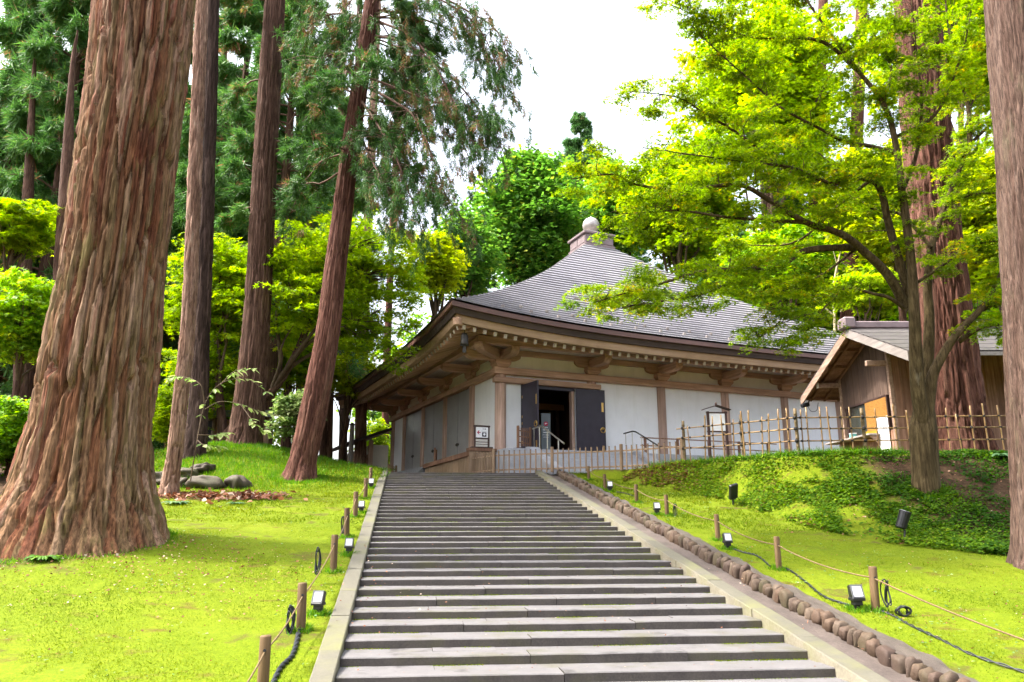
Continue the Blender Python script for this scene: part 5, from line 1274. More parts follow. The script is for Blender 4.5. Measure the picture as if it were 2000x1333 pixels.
# ------------------------------------------------------------------ other trunks on the left
px_tree('slim_cedar', 'slim rough-barked trunk just right of the giant cedar', [(326, 988, 27), (330, 960, 18), (339, 900, 14), (352, 780, 14), (368, 620, 13), (378, 400, 12.5), (386, 200, 12), (394, 0, 11.5), (405, -350, 10)], 22.0, 'bark_slim', nth=64, nL=180, cells=16, clen=0.9, amp=0.045, seed=12, lobe=0.15, lobe_h=0.3)
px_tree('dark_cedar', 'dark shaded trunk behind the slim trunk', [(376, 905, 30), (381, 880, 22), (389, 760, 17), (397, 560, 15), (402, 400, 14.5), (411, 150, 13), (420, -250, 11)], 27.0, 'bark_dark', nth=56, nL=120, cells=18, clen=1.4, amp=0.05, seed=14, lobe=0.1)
t4, p4, r4 = px_tree('cedar_tree', 'thick straight brown cedar trunk on top of the grassy mound', [(474, 910, 56), (476, 888, 42), (478, 860, 34), (485, 800, 29), (500, 650, 25), (510, 480, 23), (516, 350, 22), (526, 180, 20), (537, 0, 18.5), (545, -150, 17), (562, -420, 14)], 29.0, 'bark_brown', nth=130, nL=180, cells=40, clen=2.2, amp=0.065, seed=16, lobe=0.10, lobe_h=0.5)
t5, p5, r5 = px_tree('leaning_cedar', 'leaning reddish cedar with drooping dark branches left of the hall', [(576, 958, 48), (584, 935, 34), (593, 895, 26), (613, 800, 24.5), (640, 650, 22), (661, 480, 19.5), (677, 350, 17.5), (698, 200, 15.5), (716, 80, 14), (731, -40, 13), (752, -250, 12), (775, -520, 6)], 25.5, 'bark_red', nth=110, nL=200, cells=30, clen=1.8, amp=0.05, seed=18, lobe=0.12, lobe_h=0.5)
cr, br = Crown('needle'), []
P5 = smooth_path(p5, 60)
for rows in ([(721, 172), (770, 199), (811, 232), (852, 326), (871, 382), (912, 439)], [(725, 127), (762, 135), (819, 161), (875, 221), (925, 330)], [(732, 71), (785, 82), (852, 127), (905, 176), (946, 232), (985, 300)],
             [(738, 20), (800, 30), (880, 60), (950, 110), (990, 190)], [(735, 40), (800, 70), (850, 130), (900, 230), (935, 300)], [(745, -40), (830, -20), (910, 20), (970, 60), (995, 120)], [(700, 190), (735, 240), (770, 300), (800, 380), (830, 450)], [(690, 230), (715, 290), (745, 350), (775, 410)], [(728, 110), (690, 100), (640, 110), (600, 150)], [(733, 50), (690, 30), (640, 30), (590, 60)], [(715, 150), (780, 175), (850, 200), (920, 215), (985, 235)], [(742, 0), (800, -10), (860, 0), (930, 50), (975, 130)], [(700, 200), (745, 235), (790, 290), (825, 350)]):
    Yb = 25.5 + rng.uniform(-2.2, 2.2)
    Q = np.array([at(x, y, 25.5 + (Yb - 25.5) * min(1, i / 2)) for i, (x, y) in enumerate(rows)]); Q = smooth_path(Q, 22)
    br.append(tube_np(Q, np.linspace(0.06, 0.012, 22), 5))
    for k in range(105):
        i = int(3 + 18.9 * rng.uniform() ** 0.75); p = Q[i]; tg = unit(Q[i] - Q[i - 1])
        off = np.array([rng.normal(0, 0.38), rng.normal(0, 0.6), -abs(rng.normal(0, 0.38))])
        br.append(tube_np(np.array([p, p + off * [0.6, 0.6, 0.35], p + off]), [0.014, 0.01, 0.006], 3))
        tassel(cr, p + off, rng.uniform(0.3, 0.75), 66, 0.19, 0.5 if rng.uniform() < 0.17 else rng.normal(0, 0.12), tg)
for k in range(34):
    i = rng.integers(33, 60); conifer_branch(cr, br, P5[i], rng.uniform(0, 6.283), rng.uniform(2.0, 4.0), 0.2, 0.6, 0.045, 26, 54, 0.32, dead=0.1)
base = np.array(t5.location)
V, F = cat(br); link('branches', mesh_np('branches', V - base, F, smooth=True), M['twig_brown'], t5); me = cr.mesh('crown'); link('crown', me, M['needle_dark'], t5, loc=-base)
# boughs of the mound cedar
cr, br = Crown('needle'), []
P4 = smooth_path(p4, 60)
for i, az, L in ((38, 1.5, 2.4), (42, -1.4, 2.6), (44, 2.2, 2.8), (47, -2.0, 2.6), (48, 1.2, 3.0), (50, 0.3, 3.0), (51, -1.2, 3.0), (53, 2.6, 2.8), (54, 1.7, 3.2), (56, -1.8, 3.0), (57, 3.1, 2.8), (35, 1.3, 1.8), (33, -1.6, 1.6)):
    conifer_branch(cr, br, P4[i], az, L, 0.1, 0.55, 0.055, 34, 54, 0.34, 0.3, 0.08)
base = np.array(t4.location); V, F = cat(br); link('branches', mesh_np('branches', V - base, F, smooth=True), M['twig_brown'], t4); link('crown', cr.mesh('crown'), M['needle'], t4, loc=-base)

# ------------------------------------------------------------------ right-hand trunks
px_tree('red_cedar', 'massive red-barked cedar between the maple and the ticket booth', [(1876, 915, 74), (1872, 880, 62), (1866, 820, 52), (1857, 720, 46), (1843, 568, 42), (1829, 469, 42), (1820, 375, 42), (1810, 262, 41), (1800, 130, 39), (1790, 0, 37), (1770, -350, 30)], 22.9, 'bark_red', nth=170, nL=210, cells=40, clen=2.4, amp=0.12, seed=22, lobe=0.10, lobe_h=0.7, nlobe=8)
ec, _, _ = px_tree('edge_cedar', 'tall pinkish-brown trunk with knots cut by the right edge of the picture', [(2052, 1120, 76), (2048, 1080, 62), (2042, 980, 56), (2034, 800, 56), (2026, 600, 56), (2016, 400, 56), (2004, 200, 56), (1990, 0, 56), (1962, -400, 54)], 14.6, 'bark_pink', nth=160, nL=190, cells=56, clen=2.0, amp=0.05, seed=24, lobe=0.12, lobe_h=0.3)

# ------------------------------------------------------------------ the maple on the bank
mb_ = at(1810, 985, 19.5)
mp = empty('maple_tree', mb_); tag(mp, 'spreading green maple on the bank in front of the bamboo fence', 'tree')
limbs = []
def ML(rows, Y0, Y1, r0, r1, leafy=0.3, n=None):
    m_ = len(rows); Q = np.array([at(x, y, Y0 + (Y1 - Y0) * i / (m_ - 1)) for i, (x, y) in enumerate(rows)])
    n = n or 8 * m_; limbs.append((smooth_path(Q, n), r1 + (r0 - r1) * (1 - np.linspace(0, 1, n)) ** 1.25, leafy))
trk, trr = px_path([(1810, 1000, 34), (1810, 970, 27), (1808, 930, 25), (1805, 880, 25), (1803, 840, 25), (1804, 805, 20), (1805, 775, 12), (1805, 755, 3)], 19.5)
ML([(1806, 880), (1802, 820), (1793, 760), (1789, 700), (1787, 640), (1783, 560), (1777, 487), (1762, 375), (1747, 270), (1725, 202), (1676, 139), (1639, 90), (1575, 0), (1530, -80)], 19.5, 17.8, 0.22, 0.02, 0.45)
ML([(1806, 880), (1810, 815), (1817, 760), (1824, 727), (1850, 679), (1872, 649), (1917, 602), (1944, 560), (1962, 510), (1975, 420), (1990, 330)], 19.5, 18.6, 0.19, 0.03, 0.55)
ML([(1872, 668), (1917, 640), (1972, 634), (2040, 640)], 19.3, 18.2, 0.07, 0.02, 0.3)
ML([(1917, 604), (1967, 585), (2030, 570)], 19.2, 18.5, 0.08, 0.02, 0.3)
ML([(1800, 780), (1812, 700), (1815, 620), (1812, 560), (1819, 484), (1845, 405), (1875, 330), (1894, 285), (1939, 240), (1990, 200)], 19.6, 20.4, 0.17, 0.03, 0.5)
ML([(1894, 285), (1890, 206), (1870, 140), (1850, 40), (1845, -60)], 20.2, 20.6, 0.07, 0.015, 0.2)
ML([(1785, 600), (1765, 540), (1736, 439), (1721, 375), (1699, 352), (1646, 347), (1627, 360), (1556, 330), (1480, 319), (1370, 305), (1255, 289)], 19.4, 17.0, 0.13, 0.012, 0.35)
ML([(1600, 352), (1517, 319), (1442, 262), (1375, 221), (1320, 190), (1225, 178)], 18.4, 17.6, 0.07, 0.01, 0.2)
ML([(1770, 600), (1736, 540), (1687, 491), (1642, 457), (1575, 435), (1500, 390), (1440, 362), (1326, 371), (1240, 360), (1200, 341), (1115, 350)], 19.4, 16.2, 0.14, 0.012, 0.3)
ML([(1678, 483), (1578, 489), (1526, 517), (1460, 526), (1373, 530), (1286, 556), (1215, 575), (1165, 590)], 19.0, 16.4, 0.10, 0.012, 0.3)
ML([(1575, 435), (1490, 430), (1416, 424), (1330, 412), (1282, 414), (1205, 418)], 18.2, 16.6, 0.06, 0.01, 0.25)
ML([(1767, 602), (1736, 582), (1705, 574), (1655, 563), (1620, 590), (1588, 630), (1560, 665), (1510, 690)], 19.3, 18.0, 0.06, 0.008, 0.42)
ML([(1747, 300), (1695, 285), (1650, 277), (1600, 251), (1525, 210), (1457, 150), (1397, 97), (1350, 50)], 18.6, 17.4, 0.07, 0.01, 0.25)
ML([(1676, 139), (1600, 80), (1469, 73), (1405, 49), (1310, 10)], 18.2, 17.2, 0.06, 0.01, 0.2)
ML([(1762, 375), (1790, 300), (1800, 200), (1790, 100), (1780, 0)], 19.0, 18.4, 0.07, 0.012, 0.3)
ML([(1725, 202), (1740, 130), (1700, 50), (1680, -40)], 18.6, 18.8, 0.05, 0.01, 0.2)
ML([(1700, 352), (1640, 400), (1560, 470), (1480, 480), (1400, 470)], 18.9, 20.5, 0.05, 0.01, 0.25)
ML([(1819, 484), (1760, 420), (1690, 400), (1600, 300), (1500, 250)], 19.8, 21.5, 0.06, 0.01, 0.25)
ML([(1845, 405), (1900, 380), (1960, 380), (2020, 400)], 20.0, 19.0, 0.05, 0.012, 0.25)
ML([(1526, 517), (1450, 545), (1370, 575), (1290, 590), (1215, 600)], 18.6, 17.0, 0.04, 0.008, 0.2)
ML([(1600, 610), (1560, 620), (1510, 640), (1480, 660)], 18.3, 17.8, 0.02, 0.006, 0.5)
ML([(1680, 480), (1600, 540), (1520, 570), (1430, 575)], 19.0, 19.6, 0.04, 0.008, 0.3)
ML([(1780, 560), (1840, 520), (1900, 480), (1960, 470)], 19.2, 18.6, 0.05, 0.01, 0.25)
ML([(1747, 270), (1830, 220), (1880, 100), (1900, 0)], 18.8, 18.2, 0.06, 0.01, 0.25)
wood = [tube_np(Q, r, 10) for Q, r, _ in limbs]
V, F = cat(wood)
tm = trunk_mesh('trunk', trk - mb_, trr, 48, 60, 18, 0.5, 0.012, 33, 0.12, 0.25, 6); link('trunk', tm, M['bark_maple'], mp)
link('limbs', mesh_np('limbs', V - mb_, F, vnoise(V[:, 2] * 5, V[:, 0] * 7, 5) * 0.7 + 0.1, 'POINT', True), M['bark_maple'], mp)
cr, tw = Crown('lobe3'), []
for Q, r, lf in limbs:
    L = np.concatenate([[0], np.cumsum(np.linalg.norm(np.diff(Q, axis=0), axis=1))])
    n = int((1 - lf) * L[-1] / 0.165) + 2
    for k in range(n):
        u = lf + (1 - lf) * (k + rng.uniform()) / n
        i = min(len(Q) - 2, int(u * (len(Q) - 1))); p = Q[i]; tg = unit(Q[i + 1] - Q[i])
        sd = unit(np.cross(tg, [0, 0, 1.0]))
        off = sd * rng.normal(0, 0.62) + tg * rng.uniform(-0.1, 0.4) + np.array([0, 0, rng.normal(0.06, 0.20)])
        c = p + off; R = rng.uniform(0.28, 0.62)
        (v, f), P = limb(p, c, 0.014, 0.005, 0.06, 5, 0.3, 4); tw.append((v, f))
        for q in range(3):
            e = c + np.array([rng.normal(0, R * 0.6), rng.normal(0, R * 0.6), rng.normal(-0.05, 0.05)]); tw.append(tube_np(np.array([c, (c + e) / 2 + [0, 0, 0.03], e]), [0.006, 0.005, 0.003], 3))
        cr.pad(c, R, int(240 * (R / 0.45) ** 1.4), 0.084, 0.04, 0.28, 0.22, shade=rng.normal(0, 0.12))
V, F = cat(tw); link('twigs', mesh_np('twigs', V - mb_, F, smooth=True), M['twig'], mp)
me = cr.mesh('crown'); link('crown', me, M['leaf_maple'], mp, loc=-mb_)
print('maple faces', len(me.polygons))
# ------------------------------------------------------------------ left maple behind the trunks, leaning right
def bl(name, label, px, py, Y, rx, ry, npads, padR, nleaf, lsize, mat, r0, base_px=None, group='broadleaf trees round the hall', dz=None, dy=1.0, **kw):
    c = at(px, py, Y); k = depth(c) / FPX
    bx = at(base_px if base_px is not None else px, 900, Y)[0]
    b = (bx, Y, gz(bx, Y))
    return broadleaf(name, label, group, b, c, (rx * k, rx * k * dy, ry * k), npads, padR, nleaf, lsize * 1.42, mat, r0, **kw)
bl('maple_tree', 'bright lime maple behind the leaning cedar reaching to the hall eaves', 650, 560, 30.8, 225, 178, 330, 0.75, 115, 0.12, 'leaf_lime', 0.24, base_px=400, dy=0.6, shape='lobe3', flat=0.08)
bl('maple_tree', 'lime maple between the giant cedar and the mound cedar', 425, 560, 31.5, 90, 150, 150, 0.8, 110, 0.14, 'leaf_lime', 0.2, base_px=440, shape='lobe3', flat=0.08)
bl('maple_tree', 'lime maple low behind the dark trunk', 410, 730, 32.5, 100, 80, 100, 0.7, 95, 0.13, 'leaf_lime', 0.15, base_px=350, shape='lobe3', flat=0.09)
bl('maple_tree', 'lime maple at the left edge of the picture', 25, 440, 30, 80, 70, 110, 0.6, 120, 0.12, 'leaf_lime', 0.16, base_px=-30, shape='lobe3', flat=0.08)
bl('maple_tree', 'mid-green maple left of the giant cedar', 55, 620, 27, 95, 110, 190, 0.6, 110, 0.11, 'leaf_mid', 0.15, base_px=10, shape='lobe3', flat=0.09)
bl('shrub', 'dark green undergrowth low at the left edge', 25, 850, 24, 110, 90, 130, 0.5, 110, 0.10, 'leaf_mid', 0.1, base_px=20, cat_='shrub', shadeh=-.2)
bl('maple_tree', 'pale shaded maple between leaning cedar and hall', 690, 730, 46, 70, 55, 60, 0.9, 80, 0.16, 'leaf_yellow', 0.15, base_px=660, shape='lobe3', flat=0.1)
bl('shrub', 'pale blue-green bush behind the leaning cedar foot', 580, 810, 28.2, 45, 55, 70, 0.45, 80, 0.11, 'leaf_pale', 0.08, cat_='shrub')
bl('shrub', 'yellow-green bush beside the annex', 735, 870, 62, 38, 60, 70, 0.8, 80, 0.18, 'leaf_lime', 0.08, cat_='shrub')
bl('maple_tree', 'low lime maple in the gap left of the leaning cedar', 570, 700, 37, 70, 75, 110, 0.75, 100, 0.13, 'leaf_lime', 0.12, base_px=545, shape='lobe3', flat=0.08, dy=0.6)
bl('shrub', 'lime bush behind the slim trunk foot', 345, 800, 31, 60, 75, 90, 0.6, 100, 0.11, 'leaf_lime', 0.08, cat_='shrub', shape='lobe3')
# behind the roof
bl('tall_tree', 'tall fresh green tree rising behind the left of the roof', 1035, 430, 62, 120, 165, 420, 1.5, 75, 0.34, 'leaf_green', 0.4, flat=0.25)
bl('tall_tree', 'green tree right behind the roof finial', 1200, 420, 66, 75, 120, 190, 1.5, 70, 0.34, 'leaf_green', 0.35, flat=0.25, shadeh=.1)
bl('tall_tree', 'yellow-green tree behind the middle of the maple canopy', 1330, 400, 60, 120, 140, 260, 1.4, 75, 0.32, 'leaf_lime', 0.4, flat=0.2)
bl('tall_tree', 'tall pale tree behind the top of the maple canopy', 1500, 180, 55, 170, 210, 420, 1.4, 80, 0.30, 'leaf_lime', 0.45, flat=0.2)
bl('tall_tree', 'green tree behind the right end of the roof', 1540, 530, 52, 120, 90, 190, 1.2, 80, 0.26, 'leaf_mid', 0.3, flat=0.2)
bl('tall_tree', 'yellow tree behind the red cedar', 1760, 400, 44, 150, 160, 330, 1.1, 90, 0.24, 'leaf_yellow', 0.3, flat=0.15)
bl('tall_tree', 'bright yellow-green tree between red cedar and right edge', 1960, 430, 38, 120, 190, 330, 1.0, 90, 0.22, 'leaf_yellow', 0.3, flat=0.15)
bl('tall_tree', 'green tree above the right edge trunk', 1880, 80, 42, 190, 130, 260, 1.1, 90, 0.24, 'leaf_lime', 0.3, flat=0.15)
bl('maple_tree', 'small lime maple behind the ticket booth ridge', 1690, 570, 42, 75, 55, 90, 0.8, 100, 0.18, 'leaf_lime', 0.15, shape='lobe3', flat=0.1)
bl('tall_tree', 'green tree between the lime maples and the roof left slope', 905, 500, 56, 75, 110, 170, 1.3, 75, 0.26, 'leaf_green', 0.3, flat=0.2)
bl('tall_tree', 'yellowish tree above the hall left eave', 850, 520, 48, 60, 70, 110, 1.0, 80, 0.2, 'leaf_yellow', 0.25, base_px=835, flat=0.15)
bl('tall_tree', 'green tree seen between mound cedar and leaning cedar', 590, 420, 46, 90, 110, 170, 1.1, 80, 0.22, 'leaf_lime', 0.25, flat=0.15)
bl('tall_tree', 'green tree behind the lime maple at the left edge', 60, 480, 42, 110, 120, 170, 1.1, 80, 0.22, 'leaf_mid', 0.25, flat=0.15)
# bare pale-stemmed sapling behind the roof end
sp = empty('sapling', at(1632, 660, 46)); tag(sp, 'pale bare forked sapling behind the right end of the roof', 'tree')
st = []
for rows, r in (([(1632, 700), (1630, 620), (1628, 560), (1640, 500), (1650, 470)], 0.11), ([(1630, 620), (1605, 595), (1580, 575)], 0.07), ([(1628, 580), (1636, 530), (1625, 480)], 0.05), ([(1605, 598), (1570, 602), (1540, 610)], 0.035), ([(1640, 510), (1665, 530), (1668, 560)], 0.03), ([(1640, 610), (1660, 590), (1668, 570)], 0.03)):
    Q = smooth_path(np.array([at(x, y, 46) for x, y in rows]), 14); st.append(tube_np(Q, np.linspace(r, r * 0.35, 14), 6))
V, F = cat(st); link('stems', mesh_np('stems', V - np.array(sp.location), F, smooth=True), M['twig_pale'], sp)
# conifers
CONI['a'] = conifer_meshes(41, 26, 7, 4.0, 100, 15, 58, 0.50, 0.36)
CONI['b'] = conifer_meshes(42, 24, 8, 3.7, 92, 15, 58, 0.50, 0.32)
CONI['c'] = conifer_meshes(43, 20, 3, 3.6, 100, 15, 58, 0.55, 0.34)
CONI['d'] = conifer_meshes(44, 45.5, 26, 4.6, 120, 13, 46, 0.95, 0.5)
GC = 'dark conifers of the surrounding wood'
for key, px, Y, rz, sc_, lb in (('a', 45, 38, 0, (1.1, 1.25), 'dark conifer at the far left top behind the lime maple'), ('b', 130, 41, 1, (1.2, 1.45), 'dark conifer right behind the left side of the giant cedar'), ('c', -60, 40, 2, (1.2, 1.7), 'dark conifer leaning in at the left picture edge'),
        ('b', 420, 38, 3, (1.1, 1.3), 'dark conifer above the slim trunk'), ('a', 470, 47, 4, (1.1, 1.1), 'dark conifer farther back left of the mound cedar'), ('b', 585, 43, 5, (1, 1.05), 'dark conifer between mound cedar and leaning cedar'), ('a', 640, 52, 1.5, (1.1, 1.15), 'dark conifer behind the leaning cedar'),
        ('c', 250, 52, 2.5, (1.2, 1.4), 'dark conifer hidden mostly by the giant cedar'), ('a', 340, 46, 0.7, (1, 1.1), 'dark conifer right of the giant cedar crown line')):
    X = at(px, 800, Y)[0]; conifer(key, lb, GC, (X, Y, gz(X, Y) - 0.2), rz, sc_)
for key, px, Y, rz, sc_, lb in (('b', -20, 42, 2.9, (1.3, 1.5), 'dark conifer cut by the top left corner'), ('a', 60, 52, 0.4, (1.3, 1.3), 'dark conifer farther back at the top left'), ('b', 150, 56, 4.4, (1.4, 1.35), 'dark conifer far back beside the giant cedar'), ('a', 330, 60, 5.1, (1.4, 1.4), 'dark conifer far back above the slim trunk'), ('a', 90, 46, 2.2, (1.3, 1.4), 'dark conifer at the top left above the green tree'), ('b', 370, 41, 1.1, (1.2, 1.4), 'dark conifer directly above the dark trunk'), ('a', 520, 36, 5.2, (1.05, 1.05), 'dark conifer behind the mound cedar'), ('a', 190, 42, 3.7, (1.2, 1.2), 'dark conifer mostly behind the giant cedar left flank')):
    X = at(px, 800, Y)[0]; conifer(key, lb, GC, (X, Y, gz(X, Y) - 0.2), rz, sc_)
for key, px, Y, rz, sc_, lb in (('d', 1147, 80, 0.3, (1.0, 1.0), 'pointed conifer standing above the roof finial'), ('d', 1245, 86, 1.3, (1.0, 0.82), 'shaded conifer between the finial and the maple canopy'), ('a', 1600, 62, 2.3, (1.3, 1.3), 'conifer with reddish trunk behind the right roof end'), ('b', 1450, 70, 3.3, (1.3, 1.2), 'conifer behind the middle of the roof slope'), ('a', 940, 84, 4.3, (1.3, 1.1), 'conifer behind the fresh green tree')):
    X = at(px, 800, Y)[0]; conifer(key, lb, GC, (X, Y, gz(X, Y) - 0.2), rz, sc_, 'needle_light', 'bark_red')
# bare lower trunks in the wood behind
for i, (px, Y, hw, lb, bk) in enumerate(((112, 30, 20, 'grey trunk left of the giant cedar', 'bark_brown'), (38, 36, 13, 'thin trunk at the left edge', 'bark_brown'), (640, 52, 9, 'thin reddish trunk right of the leaning cedar foot', 'bark_slim'), (704, 50, 11, 'straight trunk left of the annex', 'bark_slim'), (670, 58, 8, 'thin grey trunk behind the light bush', 'bark_dark'), (752, 70, 7, 'thin trunk behind the annex', 'bark_red'), (560, 46, 8, 'thin trunk between mound cedar and leaning cedar', 'bark_brown'), (1575, 60, 14, 'red trunk behind the right roof end', 'bark_red'), (1650, 56, 16, 'reddish trunk behind the pale sapling', 'bark_red'))):
    if i == 0: hw = 17
    px_tree('forest_cedar', lb, [(px, 935, hw * 1.35), (px, 880, hw * 1.05), (px + 4, 700, hw), (px + 14, 450, hw * 0.85), (px + 28, 150, hw * (0.7 if i > 1 else 0.3)), (px + 40, -250 if i > 1 else 60, hw * (0.55 if i > 1 else 0.08))], Y, bk, nth=32, nL=70, cells=12, clen=0.9, amp=0.02, seed=60 + i, lobe=0.1)
o = empty('pale_post', at(684, 912, 46)); tag(o, 'pale grey wooden post standing among the trees left of the hall', 'post'); obj('shaft', MB().lathe([(0.17, -0.5), (0.16, 1.0), (0.14, 2.55)], 10), M['grey_trim'], o); obj('cap', MB().lathe([(0.17, 2.55), (0.18, 2.60), (0.05, 2.72)], 10), M['frame_grey'], o)
# the wood far behind
FAR = broadleaf('forest_tree', 'dense green tree of the wood far behind, left of the others', 'trees of the wood far behind', (-70, 88, 4), (-70, 88, 13), (7, 6, 8.5), 170, 2.0, 70, 0.62, 'leaf_mid', 0.4, nlimb=6)
far_lb = ['behind the giant cedar', 'behind the slim trunk', 'behind the annex roof', 'behind the hall left corner', 'behind the hall roof left slope', 'behind the hall roof middle', 'behind the hall roof right slope', 'behind the booth ridge', 'behind the red cedar', 'behind the right edge trunk', 'beyond the right picture edge']
for i, (x, y, s_) in enumerate(((-58, 84, 1.0), (-47, 90, 1.15), (-13, 92, 1.0), (-4, 96, 1.1), (8, 98, 1.2), (20, 96, 1.2), (33, 92, 1.3), (45, 84, 1.3), (56, 80, 1.35), (66, 76, 1.4), (78, 80, 1.4))):
    c = copy_tree(FAR); c.location = (x, y, 3.5); c.rotation_euler = (0, 0, i * 1.3); c.scale = (s_, s_, s_ * (1.0 + 0.15 * (i % 3))); c['label'] = 'dense green tree of the far wood ' + far_lb[i]
MIDT = broadleaf('forest_tree', 'tall green tree of the middle wood at the left picture edge', 'tall trees of the middle wood', (-44, 57, 4), (-44, 57, 15), (5.0, 4.5, 10.5), 200, 1.5, 75, 0.46, 'leaf_mid', 0.35, nlimb=10, flat=0.3)
for i, (px, Y, s_, lb) in enumerate(((110, 58, 1.0, 'behind the left side of the giant cedar'), (345, 56, 1.05, 'seen right of the giant cedar'), (450, 62, 1.1, 'seen left of the mound cedar'), (1420, 76, 1.45, 'seen above the right roof slope'), (1570, 72, 1.5, 'seen behind the conifer at the roof end'), (1700, 64, 1.4, 'seen above the booth ridge'), (1850, 58, 1.4, 'seen behind the red cedar crown line'), (1990, 52, 1.3, 'seen behind the right edge trunk'))):
    c = copy_tree(MIDT); X = at(px, 800, Y)[0]; c.location = (X, Y, 3.5); c.rotation_euler = (0, 0, i * 1.7); c.scale = (s_, s_, s_); c['label'] = 'tall green tree of the middle wood ' + lb
# large-leaved sapling in front of the trunks
ys = empty('young_shrub', at(395, 900, 21.5)); tag(ys, 'young shrub with large pale green leaves in front of the left trunks', 'shrub')
yb = np.array(ys.location); st = []; tips = []
for rows in ([(372, 940), (385, 860), (400, 790), (430, 750), (480, 740), (520, 765)], [(400, 800), (430, 785), (470, 790), (510, 805), (555, 815)], [(385, 850), (420, 850), (445, 845)], [(400, 790), (390, 750), (350, 735), (330, 740)], [(430, 752), (460, 725), (500, 720)], [(385, 860), (400, 870), (430, 872)], [(470, 790), (500, 830), (530, 850)]):
    Q = smooth_path(np.array([at(x, y, 21.5 + rng.uniform(-.3, .3)) for x, y in rows]), 16); st.append(tube_np(Q - yb, np.linspace(0.018, 0.005, 16), 5)); tips += [(Q[i], unit(Q[i] - Q[i - 1])) for i in range(5, 16)]
V, F = cat(st); link('stems', mesh_np('stems', V, F, smooth=True), M['twig'], ys)
sv = np.array([(0, 0, 0), (0.25, 0.18, 0.02), (0.6, 0.22, 0.02), (1, 0, -0.10), (0.6, -0.22, 0.02), (0.25, -0.18, 0.02), (0.5, 0, -0.03)])
lm = []
for k in range(6):
    me = mesh_np('leaf', sv * [0.24, 0.26, 0.24] * (0.8 + 0.08 * k), [(0, 1, 6), (1, 2, 6), (2, 3, 6), (3, 4, 6), (4, 5, 6), (5, 0, 6)], np.full(6, 0.15 + 0.15 * k)); lm.append(me)
for p, tg in tips:
    for q in range(2):
        az = math.atan2(tg[1], tg[0]) + random.choice((-1, 1)) * random.uniform(.4, 1.3)
        link('leaf', random.choice(lm), M['leaf_pale'], ys, loc=p - yb, rot=(random.uniform(-.5, .5), random.uniform(0.0, 0.7), az))
# ------------------------------------------------------------------ ground cover
def scatter(n, x0, x1, y0, y1, keep):
    x = rng.uniform(x0, x1, n); y = rng.uniform(y0, y1, n)
    k = keep(x, y); x, y = x[k], y[k]
    return x, y, ground(x, y, True)
def st_of(x, y):
    q = np.einsum('ij,j...->i...', SM, np.stack([x - SO[0], y - SO[1]])); return q[0], q[1]
def on_lawn(x, y):
    s, t = st_of(x, y)
    b = inside(x, y, BANK) | inside(x, y, TERR)
    return (((t < -0.24) & (t > -13)) | ((t > 6.93) & ~b)) & (s > -2.5) & (s < 24)
def blades(x, y, z, h, wd, lean=0.5):
    n = len(x); a = rng.uniform(0, 6.283, n); l = rng.normal(0, lean, n); m_ = rng.normal(0, lean, n)
    C = np.stack([x, y, z - 0.01], -1); W = np.stack([np.cos(a), np.sin(a), 0 * a], -1) * wd[:, None]
    T_ = C + np.stack([l * h, m_ * h, h], -1)
    V = np.stack([C - W, C + W, T_], 1).reshape(-1, 3)
    return V, np.arange(3 * n).reshape(-1, 3)
# moss and short grass on both lawns
near = scatter(420000, -10, 10, 7.5, 18, lambda x, y: on_lawn(x, y) & (np.abs(x) < y * 0.75 + 0.5) & (fbm(x * 1.7, y * 1.7 * .8, 40) < 0.70) & (bare_patch(x, y) < rng.uniform(0.15, 1.0, len(x))))
far = scatter(150000, -14, 12, 18, 31, lambda x, y: on_lawn(x, y) & (fbm(x * 1.7, y * 1.4, 40) < 0.72) & (bare_patch(x, y) < rng.uniform(0.15, 1.0, len(x))))
x, y, z = (np.concatenate([a, b]) for a, b in zip(near, far))
h = np.where(y < 18, rng.uniform(0.010, 0.030, len(x)), rng.uniform(0.03, 0.065, len(x))); h *= 0.6 + 0.9 * fbm(x * 0.9, y * 0.9, 51)
V, F = blades(x, y, z, h, h * 0.22, 0.7)
r_ = np.clip(0.15 + 0.75 * fbm(x * 0.8, y * 0.8, 52) + rng.normal(0, 0.17, len(x)), 0, 1)
tag(link('moss_lawn', mesh_np('moss_lawn', V, F, r_), M['grass']), 'short bright yellow-green moss and grass on the lawns', 'grass', kind='stuff')
# moss lines in the corners of the steps
n_ = 60000; sk = rng.integers(-2, 30, n_); t_ = rng.uniform(0.02, WST - 0.02, n_)
kp = fbm(t_ * 1.3, sk * 3.7, 91) > 0.50 - 0.22 * (np.minimum(t_, WST - t_) < 0.35); sk, t_ = sk[kp], t_[kp]
s_ = sk * TR + TR - np.abs(rng.normal(0, 0.022, len(sk))); P = SO + SD * s_[:, None] + SCR * t_[:, None]
h_ = rng.uniform(0.006, 0.02, len(sk)); V, F = blades(P[:, 0], P[:, 1], RI * (sk + 1) + 0.002, h_, h_ * 0.6, 0.8)
tag(link('step_moss', mesh_np('step_moss', V, F, rng.uniform(0.1, 0.9, len(F))), M['grass']), 'thin lines of moss in the corners of the steps', 'moss', kind='stuff')
